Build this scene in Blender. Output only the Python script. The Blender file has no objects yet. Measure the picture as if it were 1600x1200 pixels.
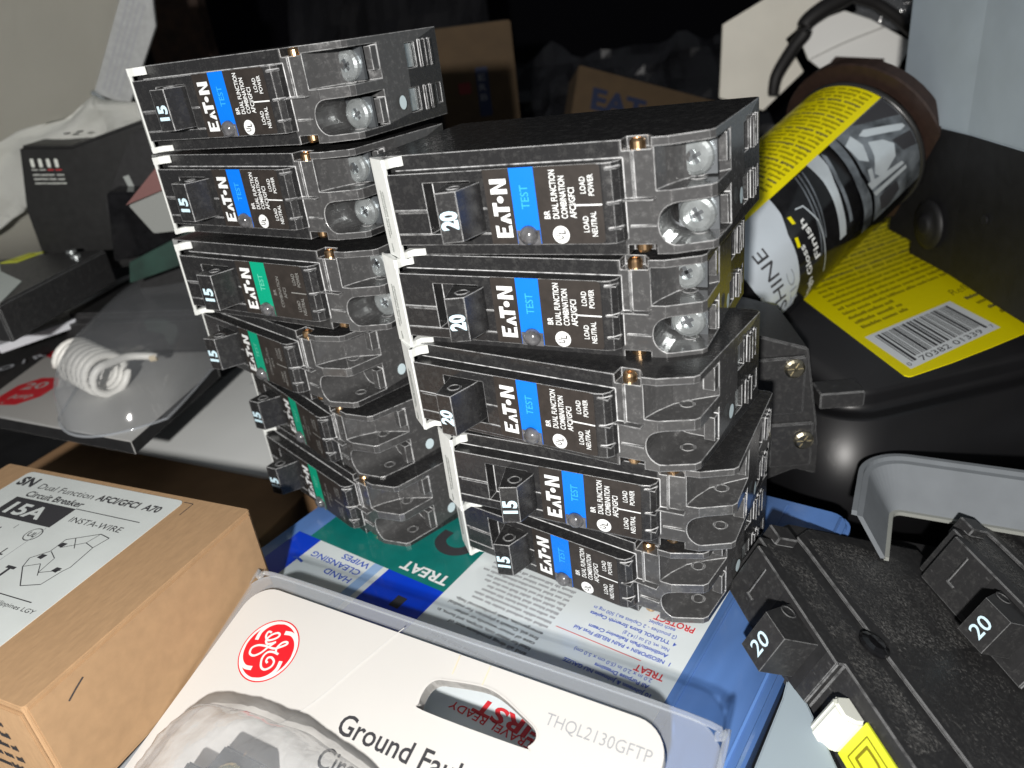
import bpy, bmesh, math, random
from mathutils import Matrix, Vector
random.seed(7)
S = 0.001                      # the scene is modelled in millimetres and stored in metres
sc = bpy.context.scene
C = sc.collection

# ------------------------------------------------------------------ camera, world, lamp, exposure
cam = bpy.data.cameras.new('camera'); camo = bpy.data.objects.new('camera', cam); C.objects.link(camo)
W = ((0.991948195, -0.126644297, 0.0), (-0.0565109, -0.442624777, 0.894924479), (-0.113337081, -0.887718722, -0.446217635))
r = Vector([W[i][0] for i in range(3)]); d = Vector([W[i][1] for i in range(3)]); f = Vector([W[i][2] for i in range(3)])
M = Matrix((r, -d, -f)).transposed().to_4x4(); M.translation = Vector((0, 0, 161.049)) * S
camo.matrix_world = M
cam.sensor_width = 36; cam.lens = 36 * 1178.2 / 1600; cam.clip_start = 0.005; cam.clip_end = 20
cam.dof.use_dof = True; cam.dof.focus_distance = 0.205; cam.dof.aperture_fstop = 15
sc.camera = camo
sc.render.resolution_x = 1024; sc.render.resolution_y = 768
w = bpy.data.worlds.new('World'); sc.world = w; w.use_nodes = True
w.node_tree.nodes['Background'].inputs[0].default_value = (0.85, 0.92, 1.0, 1); w.node_tree.nodes['Background'].inputs[1].default_value = 0.09
sc.view_settings.view_transform = 'Standard'; sc.view_settings.look = 'None'; sc.view_settings.exposure = 0; sc.view_settings.gamma = 1
def lamp(name, loc, power, size, col=(1, 0.97, 0.93)):
    l = bpy.data.lights.new(name, 'POINT'); l.energy = power; l.shadow_soft_size = size; l.color = col
    o = bpy.data.objects.new(name, l); C.objects.link(o); o.location = Vector(loc) * S; return o
lamp('work_lamp', (-64, -150, 204), 10.4, 0.007)

# ------------------------------------------------------------------ materials
def nodes(name):
    m = bpy.data.materials.new(name); m.use_nodes = True; nt = m.node_tree
    return m, nt, nt.nodes['Principled BSDF']
def mix(nt, a, b, fac):
    n = nt.nodes.new('ShaderNodeMix'); n.data_type = 'RGBA'
    for k, v in ((6, a), (7, b), (0, fac)):
        if hasattr(v, 'is_output'): nt.links.new(v, n.inputs[k])
        else: n.inputs[k].default_value = v if k == 0 else (*v, 1)
    return n.outputs[2]
def noise(nt, scale, detail=3, stretch=None, rough=.5):
    tc = nt.nodes.new('ShaderNodeTexCoord'); n = nt.nodes.new('ShaderNodeTexNoise')
    n.inputs['Scale'].default_value = scale; n.inputs['Detail'].default_value = detail; n.inputs['Roughness'].default_value = rough
    oi = nt.nodes.new('ShaderNodeObjectInfo'); ad = nt.nodes.new('ShaderNodeVectorMath'); ad.operation = 'ADD'     # every object gets its own patch of the pattern
    nt.links.new(tc.outputs['Object'], ad.inputs[0]); nt.links.new(oi.outputs['Random'], ad.inputs[1])
    mp = nt.nodes.new('ShaderNodeMapping'); mp.inputs['Scale'].default_value = stretch or (1, 1, 1)
    nt.links.new(ad.outputs[0], mp.inputs[0]); nt.links.new(mp.outputs[0], n.inputs['Vector'])
    return n.outputs['Fac']
def ramp(nt, x, lo, hi):
    n = nt.nodes.new('ShaderNodeMapRange'); n.inputs[1].default_value = lo; n.inputs[2].default_value = hi
    nt.links.new(x, n.inputs[0]); n.clamp = True; return n.outputs[0]
def bump(nt, b, h, strength, dist=.0003):
    n = nt.nodes.new('ShaderNodeBump'); n.inputs['Strength'].default_value = strength; n.inputs['Distance'].default_value = dist
    nt.links.new(h, n.inputs['Height']); nt.links.new(n.outputs[0], b.inputs['Normal'])
def plain(name, col, rough=.5, metal=0, var=0, scale=300, coat=0, bmp=0, spec=None, emit=None, stretch=None):
    m, nt, b = nodes(name)
    b.inputs['Base Color'].default_value = (*col, 1); b.inputs['Roughness'].default_value = rough; b.inputs['Metallic'].default_value = metal
    b.inputs['Coat Weight'].default_value = coat; b.inputs['Coat Roughness'].default_value = .08
    if spec is not None: b.inputs['Specular IOR Level'].default_value = spec
    if var or bmp:
        n = noise(nt, scale, 4, stretch)
        if var: nt.links.new(mix(nt, [c * (1 - var) for c in col], [min(1, c * (1 + var)) for c in col], ramp(nt, n, .3, .7)), b.inputs['Base Color'])
        if bmp: bump(nt, b, n, bmp)
    return m
def worn(name, col, edge, rough, radius=.00042, dust=(.11, .11, .105), dustamt=.35, coat=0., scr=.5):
    """moulded plastic: bright worn edges, fine scratches and a little dust"""
    m, nt, b = nodes(name)
    bv = nt.nodes.new('ShaderNodeBevel'); bv.samples = 4; bv.inputs['Radius'].default_value = radius
    ge = nt.nodes.new('ShaderNodeNewGeometry'); dt = nt.nodes.new('ShaderNodeVectorMath'); dt.operation = 'DOT_PRODUCT'
    nt.links.new(bv.outputs[0], dt.inputs[0]); nt.links.new(ge.outputs['True Normal'], dt.inputs[1])
    e = ramp(nt, dt.outputs['Value'], .97, .84)
    br = ramp(nt, noise(nt, 420, 3), .24, .52)
    mul = nt.nodes.new('ShaderNodeMath'); mul.operation = 'MULTIPLY'; nt.links.new(e, mul.inputs[0]); nt.links.new(br, mul.inputs[1])
    du = ramp(nt, noise(nt, 520, 8, rough=.8), .50, .72)
    dm = nt.nodes.new('ShaderNodeMath'); dm.operation = 'MULTIPLY'; nt.links.new(du, dm.inputs[0]); dm.inputs[1].default_value = dustamt
    c1 = mix(nt, col, dust, dm.outputs[0])
    sn = ramp(nt, noise(nt, 1100, 3, (.35, .35, 1)), .66, .76)
    sm = nt.nodes.new('ShaderNodeMath'); sm.operation = 'MULTIPLY'; nt.links.new(sn, sm.inputs[0]); sm.inputs[1].default_value = scr
    c2 = mix(nt, c1, [x * 1.0 for x in (.16, .16, .16)], sm.outputs[0])
    c3 = mix(nt, c2, edge, mul.outputs[0])
    nt.links.new(c3, b.inputs['Base Color'])
    rr = nt.nodes.new('ShaderNodeMapRange'); nt.links.new(du, rr.inputs[0]); rr.inputs[3].default_value = rough; rr.inputs[4].default_value = min(1, rough + .25)
    nt.links.new(rr.outputs[0], b.inputs['Roughness']); b.inputs['Coat Weight'].default_value = coat; b.inputs['Coat Roughness'].default_value = .12
    bump(nt, b, noise(nt, 1400, 2), .12, .0001)
    nt.links.new(bv.outputs[0], [n for n in nt.nodes if n.type == 'BUMP'][0].inputs['Normal'])
    return m
def clear(name, tint, refl=.25, rough=.06, milk=.12, bmp=0, scale=60, rim=.35):
    """thin clear plastic: see-through sheet with surface gloss and a slightly milky body"""
    m = bpy.data.materials.new(name); m.use_nodes = True; nt = m.node_tree; nt.nodes.clear()
    out = nt.nodes.new('ShaderNodeOutputMaterial'); tr = nt.nodes.new('ShaderNodeBsdfTransparent'); tr.inputs[0].default_value = (*tint, 1)
    gl = nt.nodes.new('ShaderNodeBsdfGlossy'); gl.inputs['Roughness'].default_value = rough
    df = nt.nodes.new('ShaderNodeBsdfDiffuse'); df.inputs[0].default_value = (.75, .78, .82, 1)
    lw = nt.nodes.new('ShaderNodeLayerWeight'); lw.inputs[0].default_value = .35
    m1 = nt.nodes.new('ShaderNodeMixShader'); m2 = nt.nodes.new('ShaderNodeMixShader')
    ff = nt.nodes.new('ShaderNodeMapRange'); nt.links.new(lw.outputs['Facing'], ff.inputs[0]); ff.inputs[3].default_value = milk; ff.inputs[4].default_value = min(1, milk + rim)
    nt.links.new(ff.outputs[0], m1.inputs[0]); nt.links.new(tr.outputs[0], m1.inputs[1]); nt.links.new(df.outputs[0], m1.inputs[2])
    fr = nt.nodes.new('ShaderNodeMapRange'); nt.links.new(lw.outputs['Facing'], fr.inputs[0]); fr.inputs[1].default_value = .15; fr.inputs[3].default_value = refl * .14; fr.inputs[4].default_value = min(.6, refl)
    nt.links.new(fr.outputs[0], m2.inputs[0]); nt.links.new(m1.outputs[0], m2.inputs[1]); nt.links.new(gl.outputs[0], m2.inputs[2])
    if bmp:
        n = nt.nodes.new('ShaderNodeBump'); n.inputs['Strength'].default_value = bmp; n.inputs['Distance'].default_value = .002
        nt.links.new(noise(nt, scale, 3), n.inputs['Height'])
        for s_ in (gl, df, lw): nt.links.new(n.outputs[0], s_.inputs['Normal'])
    nt.links.new(m2.outputs[0], out.inputs[0]); return m
def dusty(name, dcol, fine, coarse, scale):
    """clinging dust: a broken see-through film of fine specks"""
    m = bpy.data.materials.new(name); m.use_nodes = True; nt = m.node_tree; b = nt.nodes['Principled BSDF']; b.inputs['Base Color'].default_value = (*dcol, 1); b.inputs['Roughness'].default_value = .95
    a = ramp(nt, noise(nt, scale, 6, rough=.8), *fine); c = ramp(nt, noise(nt, 95, 4, rough=.6), *coarse)
    mu = nt.nodes.new('ShaderNodeMath'); mu.operation = 'MULTIPLY'; nt.links.new(a, mu.inputs[0]); nt.links.new(c, mu.inputs[1]); nt.links.new(mu.outputs[0], b.inputs['Alpha'])
    return m
BLK = worn('black_plastic', (.022, .022, .023), (.66, .67, .68), .26, radius=.0005, dustamt=.30, scr=.22)
SMK = worn('smoked_plastic', (.062, .062, .063), (.72, .73, .74), .16, radius=.0005, dust=(.20, .20, .20), dustamt=.45, scr=.35, coat=.3)
BLK2 = worn('satin_black_plastic', (.024, .024, .025), (.24, .245, .25), .45, radius=.0004, dustamt=.30, scr=.3)
BLKG = plain('gloss_black_plastic', (.008, .008, .009), .12, var=.3)
DARK = plain('dark_matt', (.012, .012, .013), .7, var=.3)
LAB = plain('label_black', (.030, .025, .022), .45, var=.2, scale=400)
WHT = plain('printed_white', (.78, .80, .80), .6)
BLU = plain('blue_band', (.0, .17, .78), .45)
LBLU = plain('light_blue_print', (.03, .36, .78), .5)
GRN = plain('green_band', (.0, .33, .19), .45)
LGRN = plain('light_green_print', (.12, .55, .40), .5)
NUM = plain('number_white', (.62, .82, .92), .5)
GREY = plain('grey_print', (.22, .22, .21), .6)
STRIP = plain('white_strip', (.74, .76, .74), .5, var=.06, scale=200)
STEEL = plain('zinc_steel', (.70, .75, .76), .22, metal=.8, var=.2, scale=300, bmp=.22)
BRASS = plain('brass', (.75, .50, .28), .3, metal=1)
DOME = plain('smoke_dome', (.10, .10, .105), .18, coat=.6, var=.5, scale=500)
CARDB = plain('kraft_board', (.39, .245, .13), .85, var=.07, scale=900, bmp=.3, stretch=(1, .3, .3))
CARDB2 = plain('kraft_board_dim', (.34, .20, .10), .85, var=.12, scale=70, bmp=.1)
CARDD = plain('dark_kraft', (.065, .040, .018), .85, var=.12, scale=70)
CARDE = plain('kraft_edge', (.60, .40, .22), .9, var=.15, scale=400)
PAPER = plain('label_paper', (.62, .66, .65), .55, var=.05, scale=60, bmp=.15)
INK = plain('black_ink', (.035, .035, .04), .6)
INKG = plain('grey_ink', (.30, .31, .33), .6)
INKB = plain('blue_ink', (.03, .09, .50), .6)
INKR = plain('red_ink', (.65, .03, .04), .5)
KITB = plain('kit_blue_plastic', (.10, .21, .50), .20, coat=.6, var=.5, scale=30, stretch=(1, .25, 1), bmp=.1)
KITP = plain('kit_print_white', (.70, .76, .78), .32, coat=.4, var=.04, scale=40)
TEAL = plain('teal_print', (.005, .17, .15), .35, coat=.4, var=.08, scale=200)
ROY = plain('royal_blue_print', (.0, .045, .60), .35, coat=.4)
SKY = plain('pale_blue_print', (.30, .46, .72), .4)
CARDW = plain('white_card', (.57, .56, .54), .55, var=.02, scale=30)
CARDW2 = plain('white_sheet_card', (.80, .82, .81), .6, var=.03, scale=30)
CLR = clear('clear_plastic', (.93, .95, .97), milk=.13, bmp=.15)
CLRB = clear('clear_blister', (.97, .975, .98), refl=.45, milk=.03, bmp=.25, scale=45)
CLRC = clear('crinkled_bag', (.985, .988, .99), refl=.6, rough=.13, milk=.13, bmp=.8, scale=95, rim=.34)
GEW = plain('logo_white', (.80, .74, .72), .5)
GER = plain('logo_red', (.70, .012, .022), .4)
YEL = plain('yellow_label', (.82, .72, .0), .4, var=.02)
YELD = plain('square_yellow', (.66, .72, .035), .45)
YINK = plain('olive_ink', (.20, .17, .0), .6)
CASEG = plain('case_grey', (.40, .47, .53), .5, var=.05, scale=60, bmp=.1)
CASESH = plain('case_black_and_shade', (.008, .008, .009), .55, var=.3, scale=200)  # black of the knob and stud, and the shadow painted on the lower case
BIN = plain('bin_grey', (.16, .175, .19), .75, var=.08, scale=80, spec=.15)
BINL = plain('bin_lip', (.26, .27, .25), .45)
CLOTH = plain('grey_liner', (.52, .51, .45), .9, var=.05, scale=12, bmp=.2)
PWHT = plain('rumpled_paper', (.80, .81, .77), .8, var=.05, scale=40, bmp=.5)
BROWN = plain('brown_tape', (.028, .015, .011), .5, var=.2)
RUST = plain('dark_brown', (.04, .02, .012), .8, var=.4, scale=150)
SILV = plain('silver_print', (.66, .72, .76), .25, metal=.4, var=.15, scale=60)
SWSH = plain('grey_swoosh', (.60, .66, .72), .3, metal=.2, var=.05, scale=50)
DSIL = plain('dark_silver', (.16, .18, .20), .25, metal=.3, var=.8, scale=90)
COIL = plain('white_wire', (.80, .79, .75), .4)
GCARD = plain('grey_card', (.48, .48, .47), .5, var=.05, scale=50)
OCT = plain('red_octagon', (.60, .02, .03), .5)
GRNP = plain('green_board', (.012, .04, .03), .5, var=.4, scale=80)
DUSTS = dusty('dust_thick', (.27, .265, .255), (.48, .70), (.34, .60), 1100)
DUSTL = dusty('dust_thin', (.22, .215, .205), (.52, .72), (.38, .60), 800)
GROUND = plain('dark_ground', (.014, .014, .015), .7, var=.5, scale=40)

# ------------------------------------------------------------------ mesh helpers (all in mm)
I4 = Matrix.Identity(4)
def frame(o, ex, ey, ez=None):
    ex = Vector(ex); ey = Vector(ey); ez = Vector(ez) if ez else ex.cross(ey)
    m = Matrix((ex, ey, ez)).transposed().to_4x4(); m.translation = Vector(o); return m
def yaw(o, deg):
    m = Matrix.Rotation(math.radians(deg), 4, 'Z'); m.translation = Vector(o); return m
def link(name, bm, mats, parent=None, mw=None, smooth=False, bev=0, seg=2):
    if bev:
        bmesh.ops.remove_doubles(bm, verts=bm.verts, dist=1e-4)
        es = [e for e in bm.edges if len(e.link_faces) == 2 and e.calc_face_angle(0) > .5]
        bmesh.ops.bevel(bm, geom=es, offset=bev, segments=seg, affect='EDGES', clamp_overlap=True)
    me = bpy.data.meshes.new(name)
    for v in bm.verts: v.co *= S
    bm.to_mesh(me); bm.free()
    for m in (mats if isinstance(mats, (list, tuple)) else [mats]): me.materials.append(m)
    if smooth:
        for p in me.polygons: p.use_smooth = True
    return inst(name, me, parent, mw)
def inst(name, me, parent=None, mw=None):
    o = bpy.data.objects.new(name, me); C.objects.link(o)
    if parent: o.parent = parent
    if mw is not None:
        m = mw.copy(); m.translation = m.translation * S
        o.matrix_basis = m
    return o
def tag(o, label, cat, group=None, kind=None):
    if label: o['label'] = label
    if cat: o['category'] = cat
    if group: o['group'] = group
    if kind: o['kind'] = kind
    return o
def empty(name, mw, label, cat, group=None):
    o = bpy.data.objects.new(name, None); C.objects.link(o); o.empty_display_size = .01
    m = mw.copy(); m.translation = m.translation * S; o.matrix_basis = m
    return tag(o, label, cat, group)
def box(bm, a, b, mi=0, m=I4):
    x0, y0, z0 = a; x1, y1, z1 = b
    v = [bm.verts.new(m @ Vector(p)) for p in ((x0,y0,z0),(x1,y0,z0),(x1,y1,z0),(x0,y1,z0),(x0,y0,z1),(x1,y0,z1),(x1,y1,z1),(x0,y1,z1))]
    for q in ((3,2,1,0),(4,5,6,7),(0,1,5,4),(1,2,6,5),(2,3,7,6),(3,0,4,7)):
        bm.faces.new([v[i] for i in q]).material_index = mi
def prism(bm, poly, z0, z1, m=I4, mi=0, mi_top=None):
    """polygon in the xy of m, extruded from z0 to z1"""
    a = sum(poly[i][0] * poly[(i+1) % len(poly)][1] - poly[(i+1) % len(poly)][0] * poly[i][1] for i in range(len(poly)))
    if a < 0: poly = poly[::-1]
    lo = [bm.verts.new(m @ Vector((x, y, z0))) for x, y in poly]; hi = [bm.verts.new(m @ Vector((x, y, z1))) for x, y in poly]
    bm.faces.new(lo[::-1]).material_index = mi; bm.faces.new(hi).material_index = mi if mi_top is None else mi_top
    n = len(poly)
    for i in range(n): bm.faces.new((lo[i], lo[(i+1) % n], hi[(i+1) % n], hi[i])).material_index = mi
def poly(bm, pts, mi=0, m=I4, z=0):
    f_ = bm.faces.new([bm.verts.new(m @ Vector((p[0], p[1], z))) for p in pts]); f_.material_index = mi; return f_
def rrect(x0, y0, x1, y1, r, n=4, corners=(1, 1, 1, 1)):
    out = []
    for k, (cx, cy, a0) in enumerate(((x0+r, y0+r, 180), (x1-r, y0+r, 270), (x1-r, y1-r, 0), (x0+r, y1-r, 90))):
        if corners[k]:
            out += [(cx + r*math.cos(math.radians(a0+90*i/n)), cy + r*math.sin(math.radians(a0+90*i/n))) for i in range(n+1)]
        else: out.append(((x0, y0), (x1, y0), (x1, y1), (x0, y1))[k])
    return out
def disc(cx, cy, r, n=20, sx=1, sy=1): return [(cx + r*sx*math.cos(2*math.pi*i/n), cy + r*sy*math.sin(2*math.pi*i/n)) for i in range(n)]
def cyl(bm, m, r, h, n=20, mi=0, r2=None):
    r2 = r if r2 is None else r2
    lo = [bm.verts.new(m @ Vector((r*math.cos(2*math.pi*i/n), r*math.sin(2*math.pi*i/n), 0))) for i in range(n)]
    hi = [bm.verts.new(m @ Vector((r2*math.cos(2*math.pi*i/n), r2*math.sin(2*math.pi*i/n), h))) for i in range(n)]
    bm.faces.new(lo[::-1]).material_index = mi; bm.faces.new(hi).material_index = mi
    for i in range(n): bm.faces.new((lo[i], lo[(i+1) % n], hi[(i+1) % n], hi[i])).material_index = mi
def lathe(bm, m, prof, n=24, mi=0, cap=True):
    rings = [[bm.verts.new(m @ Vector((r*math.cos(2*math.pi*i/n), r*math.sin(2*math.pi*i/n), z))) for i in range(n)] for r, z in prof]
    for a, b in zip(rings[:-1], rings[1:]):
        for i in range(n): bm.faces.new((a[i], a[(i+1) % n], b[(i+1) % n], b[i])).material_index = mi
    if cap:
        bm.faces.new(rings[0][::-1]).material_index = mi; bm.faces.new(rings[-1]).material_index = mi
def smooth_path(pts, n=5, closed=False):
    P = [Vector(p) for p in pts]; out = []; N = len(P)
    for i in range(N if closed else N-1):
        p0, p1, p2, p3 = (P[(i-1) % N] if closed or i > 0 else P[0]), P[i % N], P[(i+1) % N], (P[(i+2) % N] if closed or i+2 < N else P[-1])
        for k in range(n):
            t = k/n; out.append(.5*((2*p1)+(p2-p0)*t+(2*p0-5*p1+4*p2-p3)*t*t+(3*p1-p0-3*p2+p3)*t**3))
    if not closed: out.append(P[-1])
    return out
def tube(bm, pts, rad, n=8, mi=0):
    up = Vector((0, 0, 1)); rings = []
    for i, p in enumerate(pts):
        t = (pts[min(i+1, len(pts)-1)] - pts[max(i-1, 0)]).normalized()
        a = t.cross(up); a = a.normalized() if a.length > 1e-3 else Vector((1, 0, 0)); b = t.cross(a)
        rr = rad(i/(len(pts)-1)) if callable(rad) else rad
        rings.append([bm.verts.new(p + (a*math.cos(2*math.pi*k/n) + b*math.sin(2*math.pi*k/n))*rr) for k in range(n)])
    for A, B in zip(rings[:-1], rings[1:]):
        for i in range(n): bm.faces.new((A[i], A[(i+1) % n], B[(i+1) % n], B[i])).material_index = mi
    bm.faces.new(rings[0][::-1]).material_index = mi; bm.faces.new(rings[-1]).material_index = mi
def ribbon(bm, pts, wd, mi=0, m=I4, z=0):
    """flat stroke in the xy of m; wd a number or a function of 0..1"""
    P = smooth_path([(p[0], p[1], 0) for p in pts], 6); L = []
    for i, p in enumerate(P):
        t = (P[min(i+1, len(P)-1)] - P[max(i-1, 0)]).normalized(); nn = Vector((-t.y, t.x, 0)); w_ = (wd(i/(len(P)-1)) if callable(wd) else wd)/2
        L.append((bm.verts.new(m @ Vector(((p+nn*w_).x, (p+nn*w_).y, z+i*1e-5))), bm.verts.new(m @ Vector(((p-nn*w_).x, (p-nn*w_).y, z+i*1e-5)))))
    for a, b in zip(L[:-1], L[1:]): bm.faces.new((a[0], a[1], b[1], b[0])).material_index = mi
def line(bm, a, b, wd, mi=0, m=I4, z=0):
    a = Vector(a); b = Vector(b); t = (b-a).normalized(); n_ = Vector((-t.y, t.x))*wd/2
    poly(bm, [a+n_, a-n_, b-n_, b+n_], mi, m, z)
_tc = {}
def glyphs(s, bold):
    k = (s, bold)
    if k not in _tc:
        cu = bpy.data.curves.new('t', 'FONT'); cu.body = s; cu.size = 1; cu.offset = bold; cu.resolution_u = 3
        o = bpy.data.objects.new('t', cu); C.objects.link(o); me = o.to_mesh()
        vs = [(v.co.x, v.co.y) for v in me.vertices]; fs = [tuple(p.vertices) for p in me.polygons]
        o.to_mesh_clear(); bpy.data.objects.remove(o); bpy.data.curves.remove(cu)
        _tc[k] = (vs, fs)
    return _tc[k]
CAP = .729
def text(bm, s, x, y, h, wd=None, mi=0, m=I4, z=0, bold=0., anchor='l', shear=0., asp=.9):
    """baseline starts at x,y of m; h is the capital height; wd the full width"""
    vs, fs = glyphs(s, bold)
    if not vs: return
    x0 = min(v[0] for v in vs); x1 = max(v[0] for v in vs)
    sy = h/CAP; sx = wd/(x1-x0) if wd else sy*asp; W_ = (x1-x0)*sx
    ox = x - (0 if anchor == 'l' else W_/2 if anchor == 'c' else W_)
    bv = [bm.verts.new(m @ Vector((ox+(vx-x0)*sx+shear*vy*sy, y+vy*sy, z))) for vx, vy in vs]
    for f_ in fs:
        try: bm.faces.new([bv[i] for i in f_]).material_index = mi
        except ValueError: pass
def wordbars(bm, x0, x1, y, h, mi, m, z, rnd, gap=.5):
    """unreadably fine print: word shaped runs of small strokes"""
    x = x0
    while x < x1 - h:
        wlen = min(rnd.uniform(1.6, 5.5)*h, x1-x); xx = x
        while xx < x+wlen-.1*h:
            cw = rnd.uniform(.35, .6)*h; hh = h*(rnd.choice((.72, .72, .72, 1)))
            poly(bm, [(xx, y), (xx+cw*.8, y), (xx+cw*.8, y+hh), (xx, y+hh)], mi, m, z); xx += cw
        x += wlen + gap*h
def boolcut(bm, cutters):
    """bm minus cutters, through the Boolean modifier"""
    me = bpy.data.meshes.new('a'); bmesh.ops.recalc_face_normals(bm, faces=bm.faces); bm.to_mesh(me); bm.free(); o = bpy.data.objects.new('a', me); C.objects.link(o)
    tmp = [o]
    for c in cutters:
        mc = bpy.data.meshes.new('b'); bmesh.ops.recalc_face_normals(c, faces=c.faces); c.to_mesh(mc); c.free(); oc = bpy.data.objects.new('b', mc); C.objects.link(oc); tmp.append(oc)
        md = o.modifiers.new('x', 'BOOLEAN'); md.operation = 'DIFFERENCE'; md.object = oc; md.solver = 'EXACT'
    bpy.context.view_layer.update(); dg = bpy.context.evaluated_depsgraph_get()
    res = bpy.data.meshes.new_from_object(o.evaluated_get(dg)); out = bmesh.new(); out.from_mesh(res)
    for t in tmp: bpy.data.objects.remove(t)
    bpy.data.meshes.remove(res); return out
def merge(bm, other):
    me = bpy.data.meshes.new('j'); other.to_mesh(me); other.free(); bm.from_mesh(me); bpy.data.meshes.remove(me)

# ------------------------------------------------------------------ setting
bm = bmesh.new(); box(bm, (-1500, -600, -64), (1500, 2500, -60)); tag(link('ground', bm, GROUND), 'dark surface under the whole pile', 'surface', kind='structure')
bm = bmesh.new(); prism(bm, [(-1500, 1000), (-900, 1150), (0, 1200), (900, 1150), (1500, 900), (1500, 940), (900, 1190), (0, 1240), (-900, 1190), (-1500, 1040)], -60, 1100)  # added dark wall: blocks the world light so the back stays black
tag(link('background', bm, plain('backdrop_black', (.006, .006, .008), .95, spec=.05)), 'added near-black backdrop far behind the pile', 'backdrop', kind='structure')

# ================================================================== circuit breakers in the two stacks
T = 25.2
def housing():
    prof = [(-7.8, 51), (-7.8, 5.2), (-6.5, 4.2), (58, 4), (68.7, 4.8), (76.3, 8.6), (77.2, 10), (78.6, 50), (77.6, 51)]
    b = bmesh.new(); prism(b, prof, 0, T)
    cut = []
    c = bmesh.new(); prism(c, [(65.5, -3), (65.5, 5.5), (66.6, 9), (69, 14), (73, 18), (79, 23), (90, 23.2), (90, -3)], 14.1, 23.3); cut.append(c)       # upper pocket
    c = bmesh.new(); mm = frame((0, -3, 0), (1, 0, 0), (0, 0, 1), (0, 1, 0)); prism(c, rrect(65.6, 1.9, 92, 11.2, 4.3, 6, (1, 0, 0, 1)), 0, 24.5, mm); cut.append(c)
    for z0, z1 in ((-1, 2.3), (T-2.3, T+1)):
        c = bmesh.new(); prism(c, [(58.6, -1), (58.6, 8), (63.4, 8), (65.0, 5.6), (65.0, -1)], z0, z1); cut.append(c)
    # contact windows on the load end
    c = bmesh.new(); box(c, (74, 34, 15.2), (90, 38.5, 22)); cut.append(c)
    c = bmesh.new(); box(c, (74, 32.5, 3.2), (90, 37.5, 9.8)); cut.append(c)
    c = bmesh.new(); box(c, (74, 46, 3.8), (90, 48.5, 9.6)); cut.append(c)
    b = boolcut(b, cut)
    # raised front plate with the handle well
    p = bmesh.new(); mm = frame((0, 0, 3.75), (1, 0, 0), (0, 1, 0))
    prism(p, [(-.4, 0), (55.3, 0), (57.2, .5), (58.4, 2), (58.8, 5), (-.4, 5)], 0, T-7.5, mm)
    c = bmesh.new(); box(c, (9.6, -2, 6.6), (22.6, 4.6, 19.0))
    p = boolcut(p, [c]); merge(b, p)
    # seams and moulded ribs
    for x0, x1 in ((0, 9.4), (22.8, 26.2)): box(b, (x0, -.16, 12.45), (x1, .1, 12.62)); box(b, (x0, -.16, 6.5), (x1, .1, 6.66))
    box(b, (1, -.16, 11.9), (9.4, .1, 12.0))
    box(b, (58.6, 2.4, 12.45), (65.4, 4.25, 12.75)); box(b, (60.6, 3.55, 12.8), (61.0, 4.4, 23)); box(b, (59.5, 3.65, 6.4), (65.4, 4.3, 6.7))
    for z in (12.6, 7.0, 20): box(b, (55.9, -.1, z), (58.7, 2.6, z+.3))
    # terminal bridges and clamp ribs at the load end
    for z0, z1 in ((16.6, 22.8), (2.6, 9.2)): box(b, (74.6, 19, z0), (77.4, 25, z1))
    for y in (40.2, 42.6, 45): box(b, (77.2, y, 15), (79.2, y+1, 22.4))
    for y in (39.6, 42.4): box(b, (77.2, y, 3), (79.2, y+1, 9.8))
    # floor rings left by the mould
    for z in (14.1, 1.9):
        mm = frame((72, 15, z), (1, 0, 0), (0, 1, 0)); n = 20
        lathe(b, mm, [(1.5, -.2), (1.5, .18), (1.8, .18), (1.8, -.2)], n, cap=False)
    return b
hb = housing()
for f_ in hb.faces:
    c_ = f_.calc_center_median()
    if c_.x > 58.9 and c_.y < 32: f_.material_index = 1
HB = link('housing', hb, [BLK, SMK]); HOUS = HB.data; bpy.data.objects.remove(HB)
def keep(name, bm, mats, **k):
    o = link(name, bm, mats, **k); me = o.data; bpy.data.objects.remove(o); return me
# white paper strip wrapped over the line end
b = bmesh.new()
mm = frame((0, 0, 0), (1, 0, 0), (0, 1, 0))
strip = [(-8.2, 5.2), (-7.7, 4.4), (-.75, -.25), (-.3, -.2), (-.2, .4), (-.5, 1.0), (-7.2, 6.2)]
prism(b, strip, .1, T-.1, mm)
for z0, z1, L in ((.1, 1.8, 3.8), (T-2.4, T-.1, 2.2)):
    prism(b, [(-1.0, -.25), (-.1, -.2), (.2, 1.2), (.9, 2.7), (L, 3.5), (L+.2, 3.95), (-1.0, 3.95)], z0, z1, mm)
rn = random.Random(3)
fm = frame((-8.2, 4.95, 0), (0, 0, 1), Vector((7.45, -5.1, 0)).normalized(), Vector((-.56, -.83, 0)))
for k in range(2): wordbars(b, 5 + k*1.2, 17.5 + k*.5, 3.4 + k*1.5, 1.0, 1, fm, .3, rn, .3)
wordbars(b, 1.2, 3.6, 3.6, 1.0, 1, fm, .3, rn, .3)
STRP = keep('line_end_strip', b, [STRIP, plain('faint_print', (.42, .44, .42), .6)])
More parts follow.
